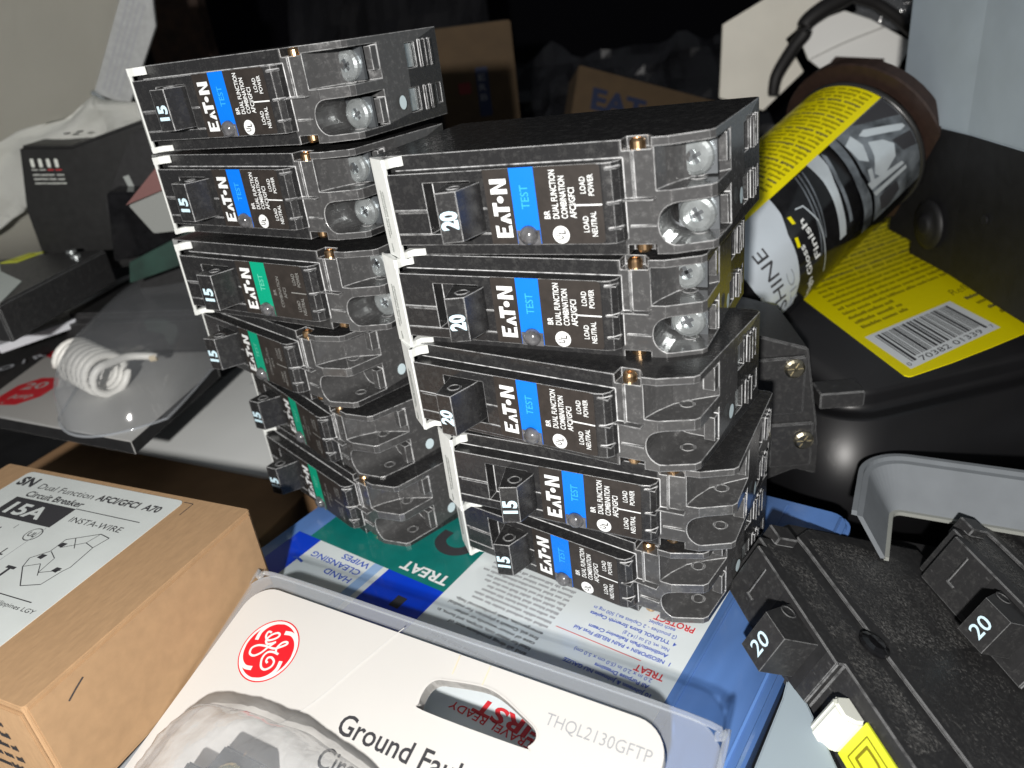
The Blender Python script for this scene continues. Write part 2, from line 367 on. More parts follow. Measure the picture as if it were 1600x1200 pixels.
# front label with its print; text runs up the breaker (+Z), letter tops point to -X
def eaton(bm, m, z, mi):
    """heavy block logo, 13.6 wide, 4.3 tall, baseline at 0"""
    H = 4.3
    def P(pts, o): poly(bm, [(o+x, y*H) for x, y in pts], mi, m, z)
    P([(0, 0), (.0, 1), (2.9, 1), (2.75, .80), (1.1, .80), (1.1, .61), (2.4, .61), (2.25, .42), (1.1, .42), (1.1, .20), (2.75, .20), (2.9, 0)], 0)
    for q in ([(2.9, 0), (3.9, .62), (4.5, .62), (4.15, 0)], [(3.9, .62), (4.5, .62), (5.6, 0), (4.9, 0), (4.35, .4)]): P(q, .2)
    P([(5.1, 1), (8.2, 1), (8.2, .74), (5.1, .74)], 0); P([(6.1, .74), (7.2, .74), (7.2, 0), (6.1, 0)], 0)
    poly(bm, disc(8.9, .48*H, .82, 14), mi, m, z)
    P([(10.2, 0), (10.2, 1), (11.3, 1), (11.3, 0)], 0); P([(12.5, 0), (12.5, 1), (13.6, 1), (13.6, 0)], 0); P([(11.3, 1), (11.3, .66), (12.5, 0), (12.5, .34)], 0)
def front_label(green):
    b = bmesh.new(); fm = frame((0, 0, 0), (0, 0, 1), (-1, 0, 0), (0, -1, 0))      # x -> Z, y -> -X, out of the face
    def X(x): return -x
    prism(b, [(z, -x) for x, z in rrect(26.4, 4.0, 54.9, 21.4, 1.0, 4, (0, 1, 1, 0))], .01, .07, fm, 0)
    prism(b, [(z, -x) for x, z in ((33.2, 4.0), (39.3, 4.0), (39.3, 21.5), (33.2, 21.5))], .01, .11, fm, 1)
    eaton(b, fm @ Matrix.Translation((5.6, -32.2, 0)), .12, 2)
    text(b, 'TEST', 12.2, X(37.4), 2.1, 5.4, 3, fm, .16, .01)
    tm = 2 if not green else 4
    if green:
        text(b, 'BR', 11.2, X(42.0), 1.3, 1.9, tm, fm, .12, .0); text(b, 'COMBINATION', 7.4, X(44.3), 1.3, 10, tm, fm, .12); text(b, 'AFCI', 10.6, X(46.4), 1.3, 3.4, tm, fm, .12)
    else:
        text(b, 'BR', 9.8, X(42.2), 1.5, 1.9, 2, fm, .12, .012); text(b, 'DUAL FUNCTION', 9.8, X(44.4), 1.55, 10.8, 2, fm, .12, .012)
        text(b, 'COMBINATION', 9.8, X(46.5), 1.55, 9.4, 2, fm, .12, .012); text(b, 'AFCI/GFCI', 9.8, X(48.6), 1.55, 6.8, 2, fm, .12, .012)
        poly(b, disc(6.1, X(44.4), 2.05, 24), 2, fm, .12)
        text(b, 'U', 5.0, X(44.9), 1.9, .95, 0, fm, .14, .02); text(b, 'L', 6.2, X(45.5), 1.9, .95, 0, fm, .14, .02)
    for s, a, zc in (('LOAD', 51.3, 17.0), ('POWER', 53.2, 17.0), ('LOAD', 51.3, 8.4), ('NEUTRAL', 53.2, 8.4)):
        text(b, s, zc, X(a), 1.35, {'LOAD': 3.6, 'POWER': 4.6, 'NEUTRAL': 5.6}[s], tm, fm, .12, .008, 'c')
    poly(b, [(12.5, X(48.6)), (12.5, X(54.8)), (12.85, X(54.8)), (12.85, X(48.6))], tm, fm, .12)
    return b
LABB = keep('front_label', front_label(False), [LAB, BLU, WHT, LBLU, GREY]); LABG = keep('front_label', front_label(True), [LAB, GRN, WHT, LGRN, GREY])
b = bmesh.new(); mm = frame((36.3, .15, 6.1), (1, 0, 0), (0, 0, 1), (0, -1, 0))
prism(b, [(-2.9, -2.3), (2.9, -2.3), (2.9, 1.2), (-2.9, 1.2)], 0, .5, mm)
lathe(b, mm, [(2.35, .2), (2.3, .8), (2.0, 1.5), (1.4, 2.05), (.7, 2.3), (.05, 2.38)], 20)
BTN = keep('test_button', b, DOME, smooth=False)
for p in BTN.polygons: p.use_smooth = len(p.vertices) == 4 and p.area > 0 and p.index > 8
b = bmesh.new(); mm = frame((0, 0, 0), (1, 0, 0), (0, 0, 1), (0, -1, 0))
lathe(b, mm, [(4.3, 0), (4.35, .9), (4.0, 1.5), (3.2, 1.9), (1.7, 1.95), (1.6, 1.2), (.05, 1.2)], 26)
for a in (0, 90):
    r_ = Matrix.Rotation(math.radians(a+28), 4, 'Z'); box(b, (-3.0, -.45, 1.0), (3.0, .45, 1.5), 1, mm @ r_)
box(b, (-4.6, -4.2, -1.2), (4.6, 4.2, -.1), 1, mm)
SCRW = keep('terminal_screw', b, [STEEL, plain('screw_slot', (.13, .14, .15), .4, metal=.6)])
b = bmesh.new()
mm = frame((61.4, 6.6, T-2.3), (1, 0, 0), (0, 1, 0)); RP = [(1.7, 0), (1.7, 1.5), (1.3, 2.1), (.7, 2.1), (.6, 1.2), (.05, 1.2)]; lathe(b, mm, RP, 18); RIV = keep('rivet', b, BRASS)
b = bmesh.new(); lathe(b, frame((61.4, 6.6, 2.3), (1, 0, 0), (0, -1, 0)), RP, 18); RIV2 = keep('rivet', b, BRASS)
b = bmesh.new(); poly(b, disc(28.2, 6.6, 1.7, 16, 1, 1.15), 0, frame((78.45, 0, 0), (0, 1, 0), (0, 0, 1), (1, 0, 0)))
DOT = keep('paint_dot', b, plain('paint_white', (.62, .75, .80), .5))
b = bmesh.new(); box(b, (75.5, 34.2, 15.4), (77.2, 38.3, 21.8)); box(b, (75.5, 32.7, 3.4), (77.2, 37.3, 9.6)); box(b, (75.5, 46.1, 4.0), (77.2, 48.4, 9.4))
CONT = keep('end_contact', b, STEEL)
def handle_mesh(hx, hy, wd, dd, num):
    b = bmesh.new(); mi = 1
    mm = frame((0, 0, 0), (1, 0, 0), (0, 1, 0))
    prism(b, [(hx, hy), (hx+wd, hy+dd), (hx+wd+1.6, -1), (hx+wd+1.9, 4), (hx-4.2, 4), (hx-2.2, -1)], 7.2, 18.8, mm)
    fx = Vector((wd, dd, 0)).normalized()
    fm = frame((hx, hy, 7.2), (0, 0, 1), -fx); fm = frame((hx, hy, 7.2), (0, 0, 1), -fx, Vector((fx.y, -fx.x, 0)))
    link_b = b
    text(b, num, 3.0, -(wd*.5+1.9), 3.8, 4.3, 1, fm, .06, .045)
    # hollow end of the toggle
    cm = frame((hx+wd*.55, hy+4.6, 18.8), (1, 0, 0), (0, 1, 0))
    lathe(b, cm, [(1.35, -.3), (1.35, .22), (1.75, .22), (1.75, -.3)], 18, cap=False); poly(b, disc(0, 0, 1.3, 16), 2, cm, .03)
    return keep('handle', b, [BLK, NUM, DARK])
SPEC = {
 'R1':((-23.02,188.62,106.16),((0.8694,0.4932,-0.0304),(-0.4931,0.8699,0.013),(0.0329,0.0037,0.9995)),(19,-10,4.6,1.6),'20',1,'topmost breaker of the right stack, 20 on its handle, glossy top face in view'),
 'R2':((-25.18,190.34,80.89),((0.8804,0.4741,-0.0091),(-0.4742,0.8804,-0.0101),(0.0032,0.0132,0.9999)),(18,-9,4.6,1.6),'20',1,'second breaker from the top of the right stack, blue band, 20 on its handle'),
 'R3':((-25.64,188.24,56.15),((0.8072,0.5902,-0.0061),(-0.5902,0.8072,0.009),(0.0102,-0.0037,0.9999)),(14.5,-9.5,4.6,0),'20',1,'third breaker down the right stack, 20 handle thrown outward, black side of the toggle showing'),
 'R4':((-18.89,185.16,28.63),((0.8694,0.494,0.0099),(-0.4939,0.8695,-0.0104),(-0.0137,0.0041,0.9999)),(18.5,-9,4.6,1.6),'15',1,'fourth breaker down the right stack, first one marked 15 there'),
 'R5':((-19.97,197.36,1.63),((0.7742,0.6328,-0.0073),(-0.6329,0.774,-0.0201),(-0.0071,0.0202,0.9998)),(18.5,-9,4.6,1.6),'15',1,'bottom breaker of the right stack, marked 15, resting on the white print of the kit'),
 'L1':((-102.56,252.19,132.03),((0.8502,0.5264,-0.0084),(-0.5264,0.8502,0.0054),(0.01,-0.0002,1.0)),(15.0,-6.5,5.6,.2),'15',1,'topmost breaker of the left stack, blue band, both terminal screws and end contacts showing'),
 'L2':((-104.7,254.76,105.46),((0.8253,0.5647,0.0049),(-0.5647,0.8252,0.0078),(0.0003,-0.0092,1.0)),(16.5,-8,6.0,.2),'15',1,'second breaker from the top of the left stack, the lower blue banded one there'),
 'L3':((-104.54,249.32,78.32),((0.8416,0.5399,0.0157),(-0.54,0.8417,0.0039),(-0.0111,-0.0118,0.9999)),(17.5,-8.5,6.0,.4),'15',0,'uppermost green banded breaker, third from the top of the left stack'),
 'L4':((-110.63,268.04,50.94),((0.6888,0.7248,0.015),(-0.7249,0.6887,0.0117),(-0.0018,-0.019,0.9998)),(18,-9.5,4.6,1.6),'15',0,'second green banded breaker down the left stack, turned away beneath the first green one'),
 'L5':((-100.21,271.21,24.12),((0.5968,0.8023,0.0086),(-0.8024,0.5968,-0.0021),(-0.0068,-0.0057,1.0)),(18,-9.5,4.6,1.6),'15',0,'green banded breaker second from the bottom of the left stack, number almost edge on'),
 'L6':((-98.71,261.97,-1.2),((0.6424,0.7664,0.0071),(-0.7663,0.6424,-0.0082),(-0.0108,-0.0001,0.9999)),(17.5,-9.5,4.6,1.6),'15',0,'bottom green banded breaker of the left stack, lying on the teal print of the kit'),
}
for k, (loc, R3, h, num, blue, lab) in SPEC.items():
    mw = Matrix(R3).to_4x4(); mw.translation = Vector((loc[0], loc[1], loc[2] + (.5 if k in ('L6', 'R5') else 0)))
    if k == 'L6': mw.translation.z = .45
    root = empty('circuit_breaker', mw, lab, 'circuit breaker', 'black breakers piled in the right stack' if k[0] == 'R' else 'black breakers piled in the left stack')
    inst('housing', HOUS, root); inst('line_end_strip', STRP, root); inst('front_label', LABB if blue else LABG, root)
    inst('test_button', BTN, root); hd = inst('handle', handle_mesh(*h, num), root)
    for z, y in (((18.7, 16.5), (5.8, 17.0)) if k in ('R1', 'R2', 'L1', 'L2', 'L3') else ()): inst('terminal_screw', SCRW, root, Matrix.Translation((71.2, y, z)))
    inst('rivet', RIV, root); inst('rivet', RIV2, root); inst('paint_dot', DOT, root); inst('end_contact', CONT, root)

# ================================================================== first aid kit under the stacks
KIT = yaw((-78, 223, 0), -38)
kit = empty('first_aid_kit', KIT @ Matrix.Translation((74, 0, -34)) @ Matrix.Translation((0, 0, 0)), 'blue plastic first aid kit with teal and white print, lying under both stacks', 'first aid kit')
KO = Matrix.Translation((-74, 0, 34))
b = bmesh.new(); prism(b, rrect(-13, -62, 162, 92, 7, 5), -34, -.12, KO)
link('case_body', b, KITB, kit, bev=1.6, seg=3)
b = bmesh.new(); F = KO
def R(x0, y0, x1, y1, mi, z): poly(b, [(x0, y0), (x1, y0), (x1, y1), (x0, y1)], mi, F, z)
R(0, -58, 139, 62, 0, .0)
R(0, -1, 62.3, 62, 1, .04)                   # teal field
R(-6, -34, 5.5, -1, 2, .05); R(38.6, -34, 62.3, -1, 2, .05)
R(32.3, -34, 36.3, -1, 3, .05)
R(50.2, -13.6, 54.0, -8.8, 4, .09)
FT = F @ Matrix.Rotation(math.pi, 4, 'Z')     # upside down print: x -> -x, y -> -y
def ut(s, xr, y, h, wd, mi, bold=.0, z=.1): text(b, s, -xr, -y, h, wd, mi, FT, z, bold)
ut('TREAT', 60.6, 5.2-.0, 4.2, 19.5, 5, .03)
ribbon(b, [(-2, 0), (-1.9, -5), (1.5, -8), (6, -8.2), (9.5, -5.5), (10, -1), (9.6, 3)], 4.0, 4, F @ Matrix.Translation((46.5, 24, 0)) , .1)
ut('WIPES', 31.8, -2.2, 2.5, 12.5, 6, .012); ut('CLEANSING', 31.2, -6.2, 2.5, 23, 6, .012); ut('HAND', 31.0, -10.4, 2.5, 12, 6, .012)
ribbon(b, [(0, 0), (2.5, .2), (5, -.4)], .9, 6, F @ Matrix.Translation((3.5, -12, 0)), .1)
ut('PROTECT', 136.2, 21.2, 2.3, 12, 7, .02); ut('TREAT', 135.8, 2.0, 2.3, 8.4, 7, .02)
BL = [('4  TYLENOL Extra Strength Caplets', 134.0, 11.9, 27, .02), ('(2 pouches - 2 Caplets ea.) 500 mg in', 132, 15.6, 27, .004), ('each caplet', 131, 18.2, 8, .004),
      ('1  NEOSPORIN + PAIN RELIEF First Aid', 134.6, 5.6, 30, .02), ('Antibiotic/Pain Relieving Cream', 133.4, 8.6, 24, .02), ('Net. wt. 0.5 oz (14.2 g)', 133.0, 10.6, 16, .004)]
BL = [('1  NEOSPORIN + PAIN RELIEF First Aid', 135.3, 6.6, 29.6, .02), ('Antibiotic/Pain Relieving Cream', 133.6, 8.9, 24.5, .02), ('Net. wt. 0.5 oz (14.2 g)', 133.0, 11.0, 14, .003),
      ('4  TYLENOL Extra Strength Caplets', 134.0, 13.6, 27, .02), ('(2 pouches - 2 Caplets ea.) 500 mg in', 132.9, 16.0, 26, .003), ('each caplet', 131.5, 18.4, 8, .003),
      ('2.0 in x 2.0 in (5.0 cm x 5.0 cm)', 133.4, 1.0-1.6, 23.5, .003), ('All Purpose Dressings', 133.6, -3.2+.4, 16, .02), ('10 Johnson & Johnson NU GAUZE', 135.2, -5.2, 26, .02)]
for s, xr, y, wd, bo in BL: ut(s, xr, y, 1.35, wd, 6, bo)
R(101, 3.4, 128, 3.62, 7, .1)
DK = ['reach of children.', 'and all drug products out of', 'Ideal for minor cuts, scrapes, and burns, in', 'case of minor wounds or other', 'first aid. Consult a physician. For medical', 'emergencies, seek professional help.']
for i, s in enumerate(DK): ut(s, 99.2, -11.2 + i*2.15, 1.3, None if i == 0 else (28, 34, 29, 33, 32)[i-1], 8, .012)
rn = random.Random(5)
for i in range(9): wordbars(b, -99.2, -66.5 - rn.uniform(0, 7), -(2.3 + i*2.0), 1.1, 9, FT, .1, rn, .6)
for i in range(4): wordbars(b, -99, -70, -(-22 + i*2.1), 1.1, 9, FT, .1, rn, .6)
# what shows through the hanger hole of the hang tab package
ut('FIRST', 118, -27.6, 4.6, 21, 7, .03); ut('TRAVEL READY', 117.0, -31.9, 2.4, 26, 7, .01)
R(116.6, -37, 122, -29.6, 7, .11)
link('front_print', b, [KITP, TEAL, ROY, SKY, INK, WHT, INKB, INKR, INK, INKG], kit)
b = bmesh.new()   # raised seams of the lid at its right hand margin
for x in (141, 158): box(b, (x, -58, -.5), (x+.7, 88, .35), 0, KO)
link('lid_seam', b, KITB, kit)

# ================================================================== cardboard box, front left
BOX = yaw((-83.2, 191.4, 35), -26.3)
bx = empty('cardboard_box', BOX @ Matrix.Translation((-55, -37, -34.6)), 'tan cardboard carton with a white 15A breaker label on its top, front left', 'box')
BO = Matrix.Translation((55, 37, 34.6))
b = bmesh.new(); prism(b, rrect(-111.5, -75.5, 0, 0, 1.0, 3), -34.6, 0, BO); link('carton', b, CARDB, bx, bev=.7, seg=3)
b = bmesh.new(); box(b, (-111, -76.3, -34), (-.8, -75.3, -1.5), 0, BO); box(b, (-.3, -75, -33.5), (.5, -1.2, -1.0), 0, BO @ Matrix.Translation((0, 0, 0))); link('tuck_flap', b, CARDB, bx, bev=.3)
b = bmesh.new()
prism(b, rrect(-97, -72, -24.2, -2.2, 2, 4), .0, .14, BO, 0)
def bt(s, x, y, h, wd, mi=1, bold=0., z=.2): text(b, s, x, y, h, wd, mi, BO, z, bold)
bt('Dual Function', -83.8, -9.6, 2.9, 26, 1, .0); bt('AFCI/GFCI  A70', -56, -9.5, 2.9, 27.5, 1, .03); bt('Circuit Breaker', -84.2, -14.0, 2.9, 27, 1, .02)
poly(b, [(-86.3, -24.6), (-57.9, -24.6), (-57.9, -15), (-86.3, -15)], 1, BO, .18); bt('15A', -83, -22.6, 5.6, 17, 0, .03, .22)
line(b, (-58, -14.9), (-30, -14.9), .3, 1, BO, .2); bt('INSTA-WIRE', -54.6, -20.6, 2.5, 22, 1, .0)
bt('SN', -95, -9.5, 4.6, 8, 1, .04)
poly(b, disc(-60.0, -28.6, 2.9, 24), 1, BO, .18); poly(b, disc(-60.0, -28.6, 2.55, 24), 0, BO, .2); bt('UL', -61.8, -29.6, 2.0, 3.4, 1, .02, .22)
line(b, (-58.6, -25), (-58.6, -50), .22, 2, BO, .2); line(b, (-90, -50.4), (-31, -50.4), .3, 1, BO, .2)
bt('T', -53.5, -45.6, 4.5, None, 1, .04); bt('L', -62, -38.5, 3, None, 1, .02); bt('1', -70, -28, 2, None, 1)
bt('Philippines LGY', -43.5, -53.6, 1.5, 17, 1, .0); wordbars(b, -90, -66, -54.0, 1.2, 1, BO, .2, rn); wordbars(b, -90, -74, -30.0, 1.4, 1, BO, .2, rn); wordbars(b, -90, -72, -34, 1.4, 1, BO, .2, rn)
OUT = [(-46.6, -27.6), (-37.6, -22.6), (-33.2, -23.4), (-34.4, -28.2), (-33.3, -36.6), (-34.2, -38.6), (-35.4, -44.4), (-41.0, -46.5), (-48.4, -40.4), (-50, -37), (-48.6, -35.5), (-46.4, -33), (-46.6, -27.6)]
for a_, c_ in zip(OUT[:-1], OUT[1:]): line(b, a_, c_, .28, 1, BO, .2)
for a_, c_ in (((-44, -26.2), (-40, -30)), ((-37.6, -22.6), (-38.6, -27)), ((-38.6, -27), (-34.4, -28.2)), ((-38.6, -27), (-45, -31)), ((-46, -33), (-42, -35)), ((-42, -35), (-41, -41)), ((-41, -41), (-35, -38.4)), ((-48.4, -40.4), (-44, -38)), ((-44, -38), (-40, -42))): line(b, a_, c_, .22, 1, BO, .2)
for c_ in ((-45.4, -29.8), (-46.8, -35.5), (-36.6, -38.6)): poly(b, [(c_[0]-1.2, c_[1]-.7), (c_[0]+.9, c_[1]-1.0), (c_[0]+1.3, c_[1]+.9), (c_[0]-.8, c_[1]+.9)], 1, BO, .2)
link('carton_label', b, [PAPER, INK, INKG], bx)
b = bmesh.new(); line(b, (-24.2, -2.6), (-20.4, -2.6), .3, 0, BO, .05); line(b, (-20.4, -2.6), (-20.4, -8.4), .3, 0, BO, .05)
FB = BO @ frame((-111, -76.35, -34), (1, 0, 0), (0, 0, 1), (0, -1, 0))
for i in range(5): wordbars(b, 76, 100, 8 + i*4.2, 2.0, 0, FB, .05, rn, .5)
RB = BO @ frame((.52, -75, -34), (0, 1, 0), (0, 0, 1), (1, 0, 0)); ribbon(b, [(8, 27), (10.5, 28.4), (13, 29.6)], .5, 0, RB, .05)
link('printed_mark', b, INK, bx)

# ================================================================== hang tab package in front
GT = Vector((-85.2, 186.4, 16)); ge = Vector((.84867, -.52893, 0)); gg = Vector((.50457, .80958, .3))
GEF = frame(GT, ge, gg)
pk = empty('hang_tab_package', GEF @ Matrix.Translation((70, -25, -4)), 'clear and white breaker package with a round red logo and a hanger slot, in front', 'package')
GO = Matrix.Translation((-70, 25, 4))
HOLE = [(72.6, -18.2), (72.4, -14.2), (74.0, -11.8), (77, -10.9), (84, -9.6), (88.5, -9.3), (93, -10.2), (99, -12.4), (102.8, -14.0), (104.2, -16.0), (103.2, -18.2), (101, -19.0), (75, -19.6)]
b = bmesh.new(); prism(b, rrect(4.6, -118, 132.8, -3.6, 8, 8), -3.4, 0, GO)
c = bmesh.new(); prism(c, [(v.x, v.y) for v in smooth_path([(x, y, 0) for x, y in HOLE], 4, True)], -6, 4, GO); b = boolcut(b, [c])
link('white_card', b, CARDW, pk, bev=0)
b = bmesh.new(); Hs = [(v.x, v.y) for v in smooth_path([(x, y, 0) for x, y in HOLE], 4, True)]
cx, cy = 88, -14.5
for z, k in ((.12, 1.035),):
    o_ = [b.verts.new(GO @ Vector((cx+(x-cx)*1.04+.0, cy+(y-cy)*1.10, z))) for x, y in Hs]; i_ = [b.verts.new(GO @ Vector((x, y, z))) for x, y in Hs]; lo = [b.verts.new(GO @ Vector((x, y, -3.5))) for x, y in Hs]
    n = len(Hs)
    for i in range(n): b.faces.new((o_[i], o_[(i+1) % n], i_[(i+1) % n], i_[i])); b.faces.new((i_[i], i_[(i+1) % n], lo[(i+1) % n], lo[i]))
link('slot_rim', b, CARDW, pk)
b = bmesh.new(); prism(b, rrect(-.6, -122, 144.2, 1.0, 9, 8), -2.4, -1.4, GO)
c = bmesh.new(); prism(c, rrect(4.2, -118.4, 133.2, -3.2, 8, 8), -6, 4, GO); b = boolcut(b, [c])
prism(b, rrect(-.6, -118, .6, -8, .4, 2), -4.5, .6, GO)
bmesh.ops.recalc_face_normals(b, faces=b.faces)
link('clear_flange', b, CLR, pk, bev=.25)
b = bmesh.new(); pth = smooth_path([GO @ Vector(p) for p in ((-.3, -118, -1.0), (-.4, -10, -1.0), (2, -1.6, -1.0), (9, .9, -1.0), (60, 1.0, -1.0), (134, .9, -1.0), (142, -2, -1.0), (144, -10, -1.0), (144, -118, -1.0))], 5)
tube(b, pth, .75, 6); link('flange_bead', b, CLR, pk, smooth=True)
b = bmesh.new(); L0 = GO @ Matrix.Translation((22.6, -20.2, 0))
# round monogram: red disc, thin outer ring, four curls and the two script letters
poly(b, disc(0, 0, 9.1, 48), 0, L0, .05); poly(b, disc(0, 0, 8.75, 48), 1, L0, .07); poly(b, disc(0, 0, 8.0, 48), 0, L0, .09)
def U(p): return [((x-640)/470*9.1, -(y-600)/480*9.1) for x, y in p]
A_ = Matrix.Identity(4)
def sk(lst):   # sheared photo ellipse back to a circle
    o = []
    for x, y in lst:
        u = (x-640)/480; v = -(y-600)/490; o.append(((u-.34*v)*9.5, (v*1.0)*9.0))
    return o
for q in (95, 185, 275, 5):
    a0 = math.radians(q); pts = [((8.15-(t**3)*2.1)*math.cos(a0+1.25*t), (8.15-(t**3)*2.1)*math.sin(a0+1.25*t)) for t in (0, .25, .5, .75, 1)]
    ribbon(b, pts, lambda t: .3+1.35*t*(1.25-t*.6), 1, L0, .11)
ST = [[(590, 345), (530, 350), (510, 420), (560, 470), (640, 440), (720, 380), (740, 330), (690, 320), (600, 380), (540, 470), (570, 520), (640, 500), (720, 450)],
      [(700, 470), (610, 570), (520, 680), (420, 750), (340, 740), (340, 660), (430, 590), (560, 560), (720, 550), (830, 490), (920, 420), (900, 395), (830, 430), (770, 520), (780, 590), (830, 600)],
      [(820, 600), (720, 600), (630, 640), (580, 740), (610, 850), (690, 870), (780, 800), (800, 720), (740, 680), (680, 700), (665, 750), (700, 770)]]
for k, s_ in enumerate(ST): ribbon(b, sk(s_), .62, 1, L0, .12+.02*k)
LG = b; link('logo', LG, [GER, GEW], pk); b = bmesh.new()
text(b, 'Ground Fault', 55.4, -31.9, 5.2, 38, 2, GO, .06, .012); text(b, 'Circuit Interrupter', 55.0, -40.5, 5.2, 48, 2, GO, .06, .012)
text(b, 'THQL2130GFTP', 104.6, -12.3, 3.0, 25.6, 3, GO, .06, -.008)
link('lettering', b, [GER, GEW, INK, INKG], pk)
b = bmesh.new(); ribbon(b, [(58, -2), (52, -14), (44, -30), (30, -48)], .28, 0, GO, .35); ribbon(b, [(77, -4), (77.4, -9)], .3, 1, GO, .3); ribbon(b, [(86, -4), (86.2, -9)], .3, 1, GO, .3)
link('card_crease', b, [plain('crease', (.60, .60, .59), .35), plain('yellowed_glue', (.66, .58, .42), .6)], pk)

# ================================================================== crinkled clear bag with a small breaker, front edge
BG = frame(Vector((-66.5, 113.2, 2.6)) - ge*7 - gg*1.5, ge, gg)
bg = empty('bagged_breaker', BG, 'crinkled clear bag holding a dark breaker, lowest at the front edge', 'bag')
b = bmesh.new(); n1, n2 = 46, 34; g = []
rn = random.Random(11)
import mathutils.noise as mn
for j in range(n2):
    row = []
    for i in range(n1):
        u = i/(n1-1)*2-1; v = j/(n2-1)*2-1
        q = Vector((u*1.5, v*1.5, 3.1)); h = (1-abs(u)**4)*(1-abs(v)**4)
        x = u*34*(1-.10*abs(v)**3) + mn.noise(q*1.3)*1.5; y = v*26*(1-.22*u*u) + mn.noise(q*1.7+Vector((5, 1, 0)))*1.6
        row.append(b.verts.new((x, y-6, h**.35*10 + mn.noise(q*2.2)*1.6*h + abs(mn.noise(q*5))*.9)))
    g.append(row)
for j in range(n2-1):
    for i in range(n1-1): b.faces.new((g[j][i], g[j][i+1], g[j+1][i+1], g[j+1][i]))
link('clear_bag', b, CLRC, bg, smooth=True)
b = bmesh.new(); prism(b, [(-19, -15), (16, -15), (16, 0), (9, 4), (3, 4), (1, 9.5), (-12, 9.5), (-13, 3), (-19, 3)], .3, 6.0); link('breaker_body', b, BLK2, bg, bev=.5)
b = bmesh.new(); lathe(b, Matrix.Translation((-5, 2.5, 6.0)), [(4.3, 0), (4.3, 1.2), (3.6, 1.8), (.05, 1.8)], 20); box(b, (-8, 2.0, 7.6), (-2, 3.0, 8.2), 0); link('screw_head', b, plain('yellow_zinc', (.80, .74, .42), .25, metal=1), bg)

# ================================================================== left side: second carton, white card, blister pack
B2 = yaw((-100, 229, -3.6), -25)
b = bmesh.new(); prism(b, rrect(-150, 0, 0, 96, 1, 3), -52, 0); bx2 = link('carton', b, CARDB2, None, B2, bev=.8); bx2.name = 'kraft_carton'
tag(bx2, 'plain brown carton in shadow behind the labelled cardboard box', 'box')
b = bmesh.new(); prism(b, [(-77, 12), (0, 12), (6, 74), (-62, 90)], 0, 1.2)
cd = link('white_card_sheet', b, CARDW2, None, yaw((-107, 259, -3.4), -25) @ Matrix.Translation((0, -1, 0)), bev=.2)
bpy.data.objects.remove(cd)
b = bmesh.new(); poly_w = [(-179.6, 309.5), (-107.3, 270.5), (-92, 268), (-70, 330), (-150, 400)]
prism(b, poly_w, -3.4, -2.2); wc = link('white_card_sheet', b, [CARDW2, INKG]); tag(wc, 'blank white card on the plain brown carton, left of the green banded breakers', 'card')
b = bmesh.new()
for i in range(4): wordbars(b, 0, 20 - i*3, -i*3.6, 1.4, 0, yaw((-137, 367, -2.15), 68), 0, rn, .6)
link('small_print', b, INKG, wc)

BP = yaw((-152, 265, 25), -15)
bp = empty('blister_pack', BP @ Matrix.Translation((-60, 50, -7)), 'blister pack with a coiled white wire and a red octagon mark beside the white card', 'blister pack')
BPO = Matrix.Translation((60, -50, 7)) @ Matrix.Scale(.872, 4)
b = bmesh.new(); prism(b, [(-.4, 0), (-4, 78), (-60, 170), (-215, 150), (-130, 30), (-53, 12)], -7, 0, BPO, 1, 0); link('backing_card', b, [GCARD, DARK], bp, bev=.3)
b = bmesh.new(); prism(b, [(-96, 24), (-52, 12.5), (-70, 45), (-120, 88), (-142, 110), (-175, 130), (-205, 140), (-150, 60)], .02, .1, BPO, 1)
oc = [(-102+14.5*math.cos(math.radians(22.5+45*i)), 50+17*math.sin(math.radians(22.5+45*i))) for i in range(8)]
poly(b, oc, 0, BPO, .15); FX = BPO @ yaw((-112, 51, 0), 8); text(b, '20', 2.5, 0, 8, 14, 1, FX, .2, .015); text(b, 'Amp', 2.5, -11, 5.5, 14, 1, FX, .2, .01); text(b, 'x', 2, -16, 3, 2, 1, FX, .2)
poly(b, [(-146, 96), (-133, 94), (-139, 106), (-152, 107)], 0, BPO, .15); poly(b, [(-130, 94), (-116, 90), (-120, 100), (-134, 103)], 0, BPO, .15)
link('card_print', b, [OCT, plain('octagon_card', (.45, .44, .42), .5)], bp)
# white pigtail coil
b = bmesh.new(); pts = []
A0 = Vector((-74, 60, 14)); A1 = Vector((-43, 46, 10)); ax = (A1-A0).normalized(); s1 = ax.cross(Vector((0, 0, 1))).normalized(); s2 = s1.cross(ax)
N = 150
for i in range(N+1):
    t = i/N; a = t*2*math.pi*7.2; pts.append(A0+(A1-A0)*t + (s1*math.cos(a)+s2*math.sin(a))*(10.5 if t < .93 else 10.5-40*(t-.93)))
pts += smooth_path([pts[-1], A1+Vector((2, 9, 6)), A1+Vector((5, 14, 5)), A1+Vector((11, 18, 3)), A1+Vector((15, 19, 2))], 8)[1:]
tube(b, [BPO @ p for p in pts], 1.75, 10); link('wire_coil', b, COIL, bp, smooth=True)
b = bmesh.new(); cyl(b, frame(BPO @ (A1+Vector((15, 19, 2))), (0, 0, 1), (-.35, .93, 0)), 1.8, 3, 10); link('wire_end', b, plain('copper_tip', (.65, .55, .38), .5), bp)
b = bmesh.new(); prism(b, rrect(-112, 92, -6, 190, 10, 4), 0, 26, BPO @ Matrix.Rotation(0, 4, 'Z')); link('breaker_body', b, BLK2, bp, bev=4, seg=3)
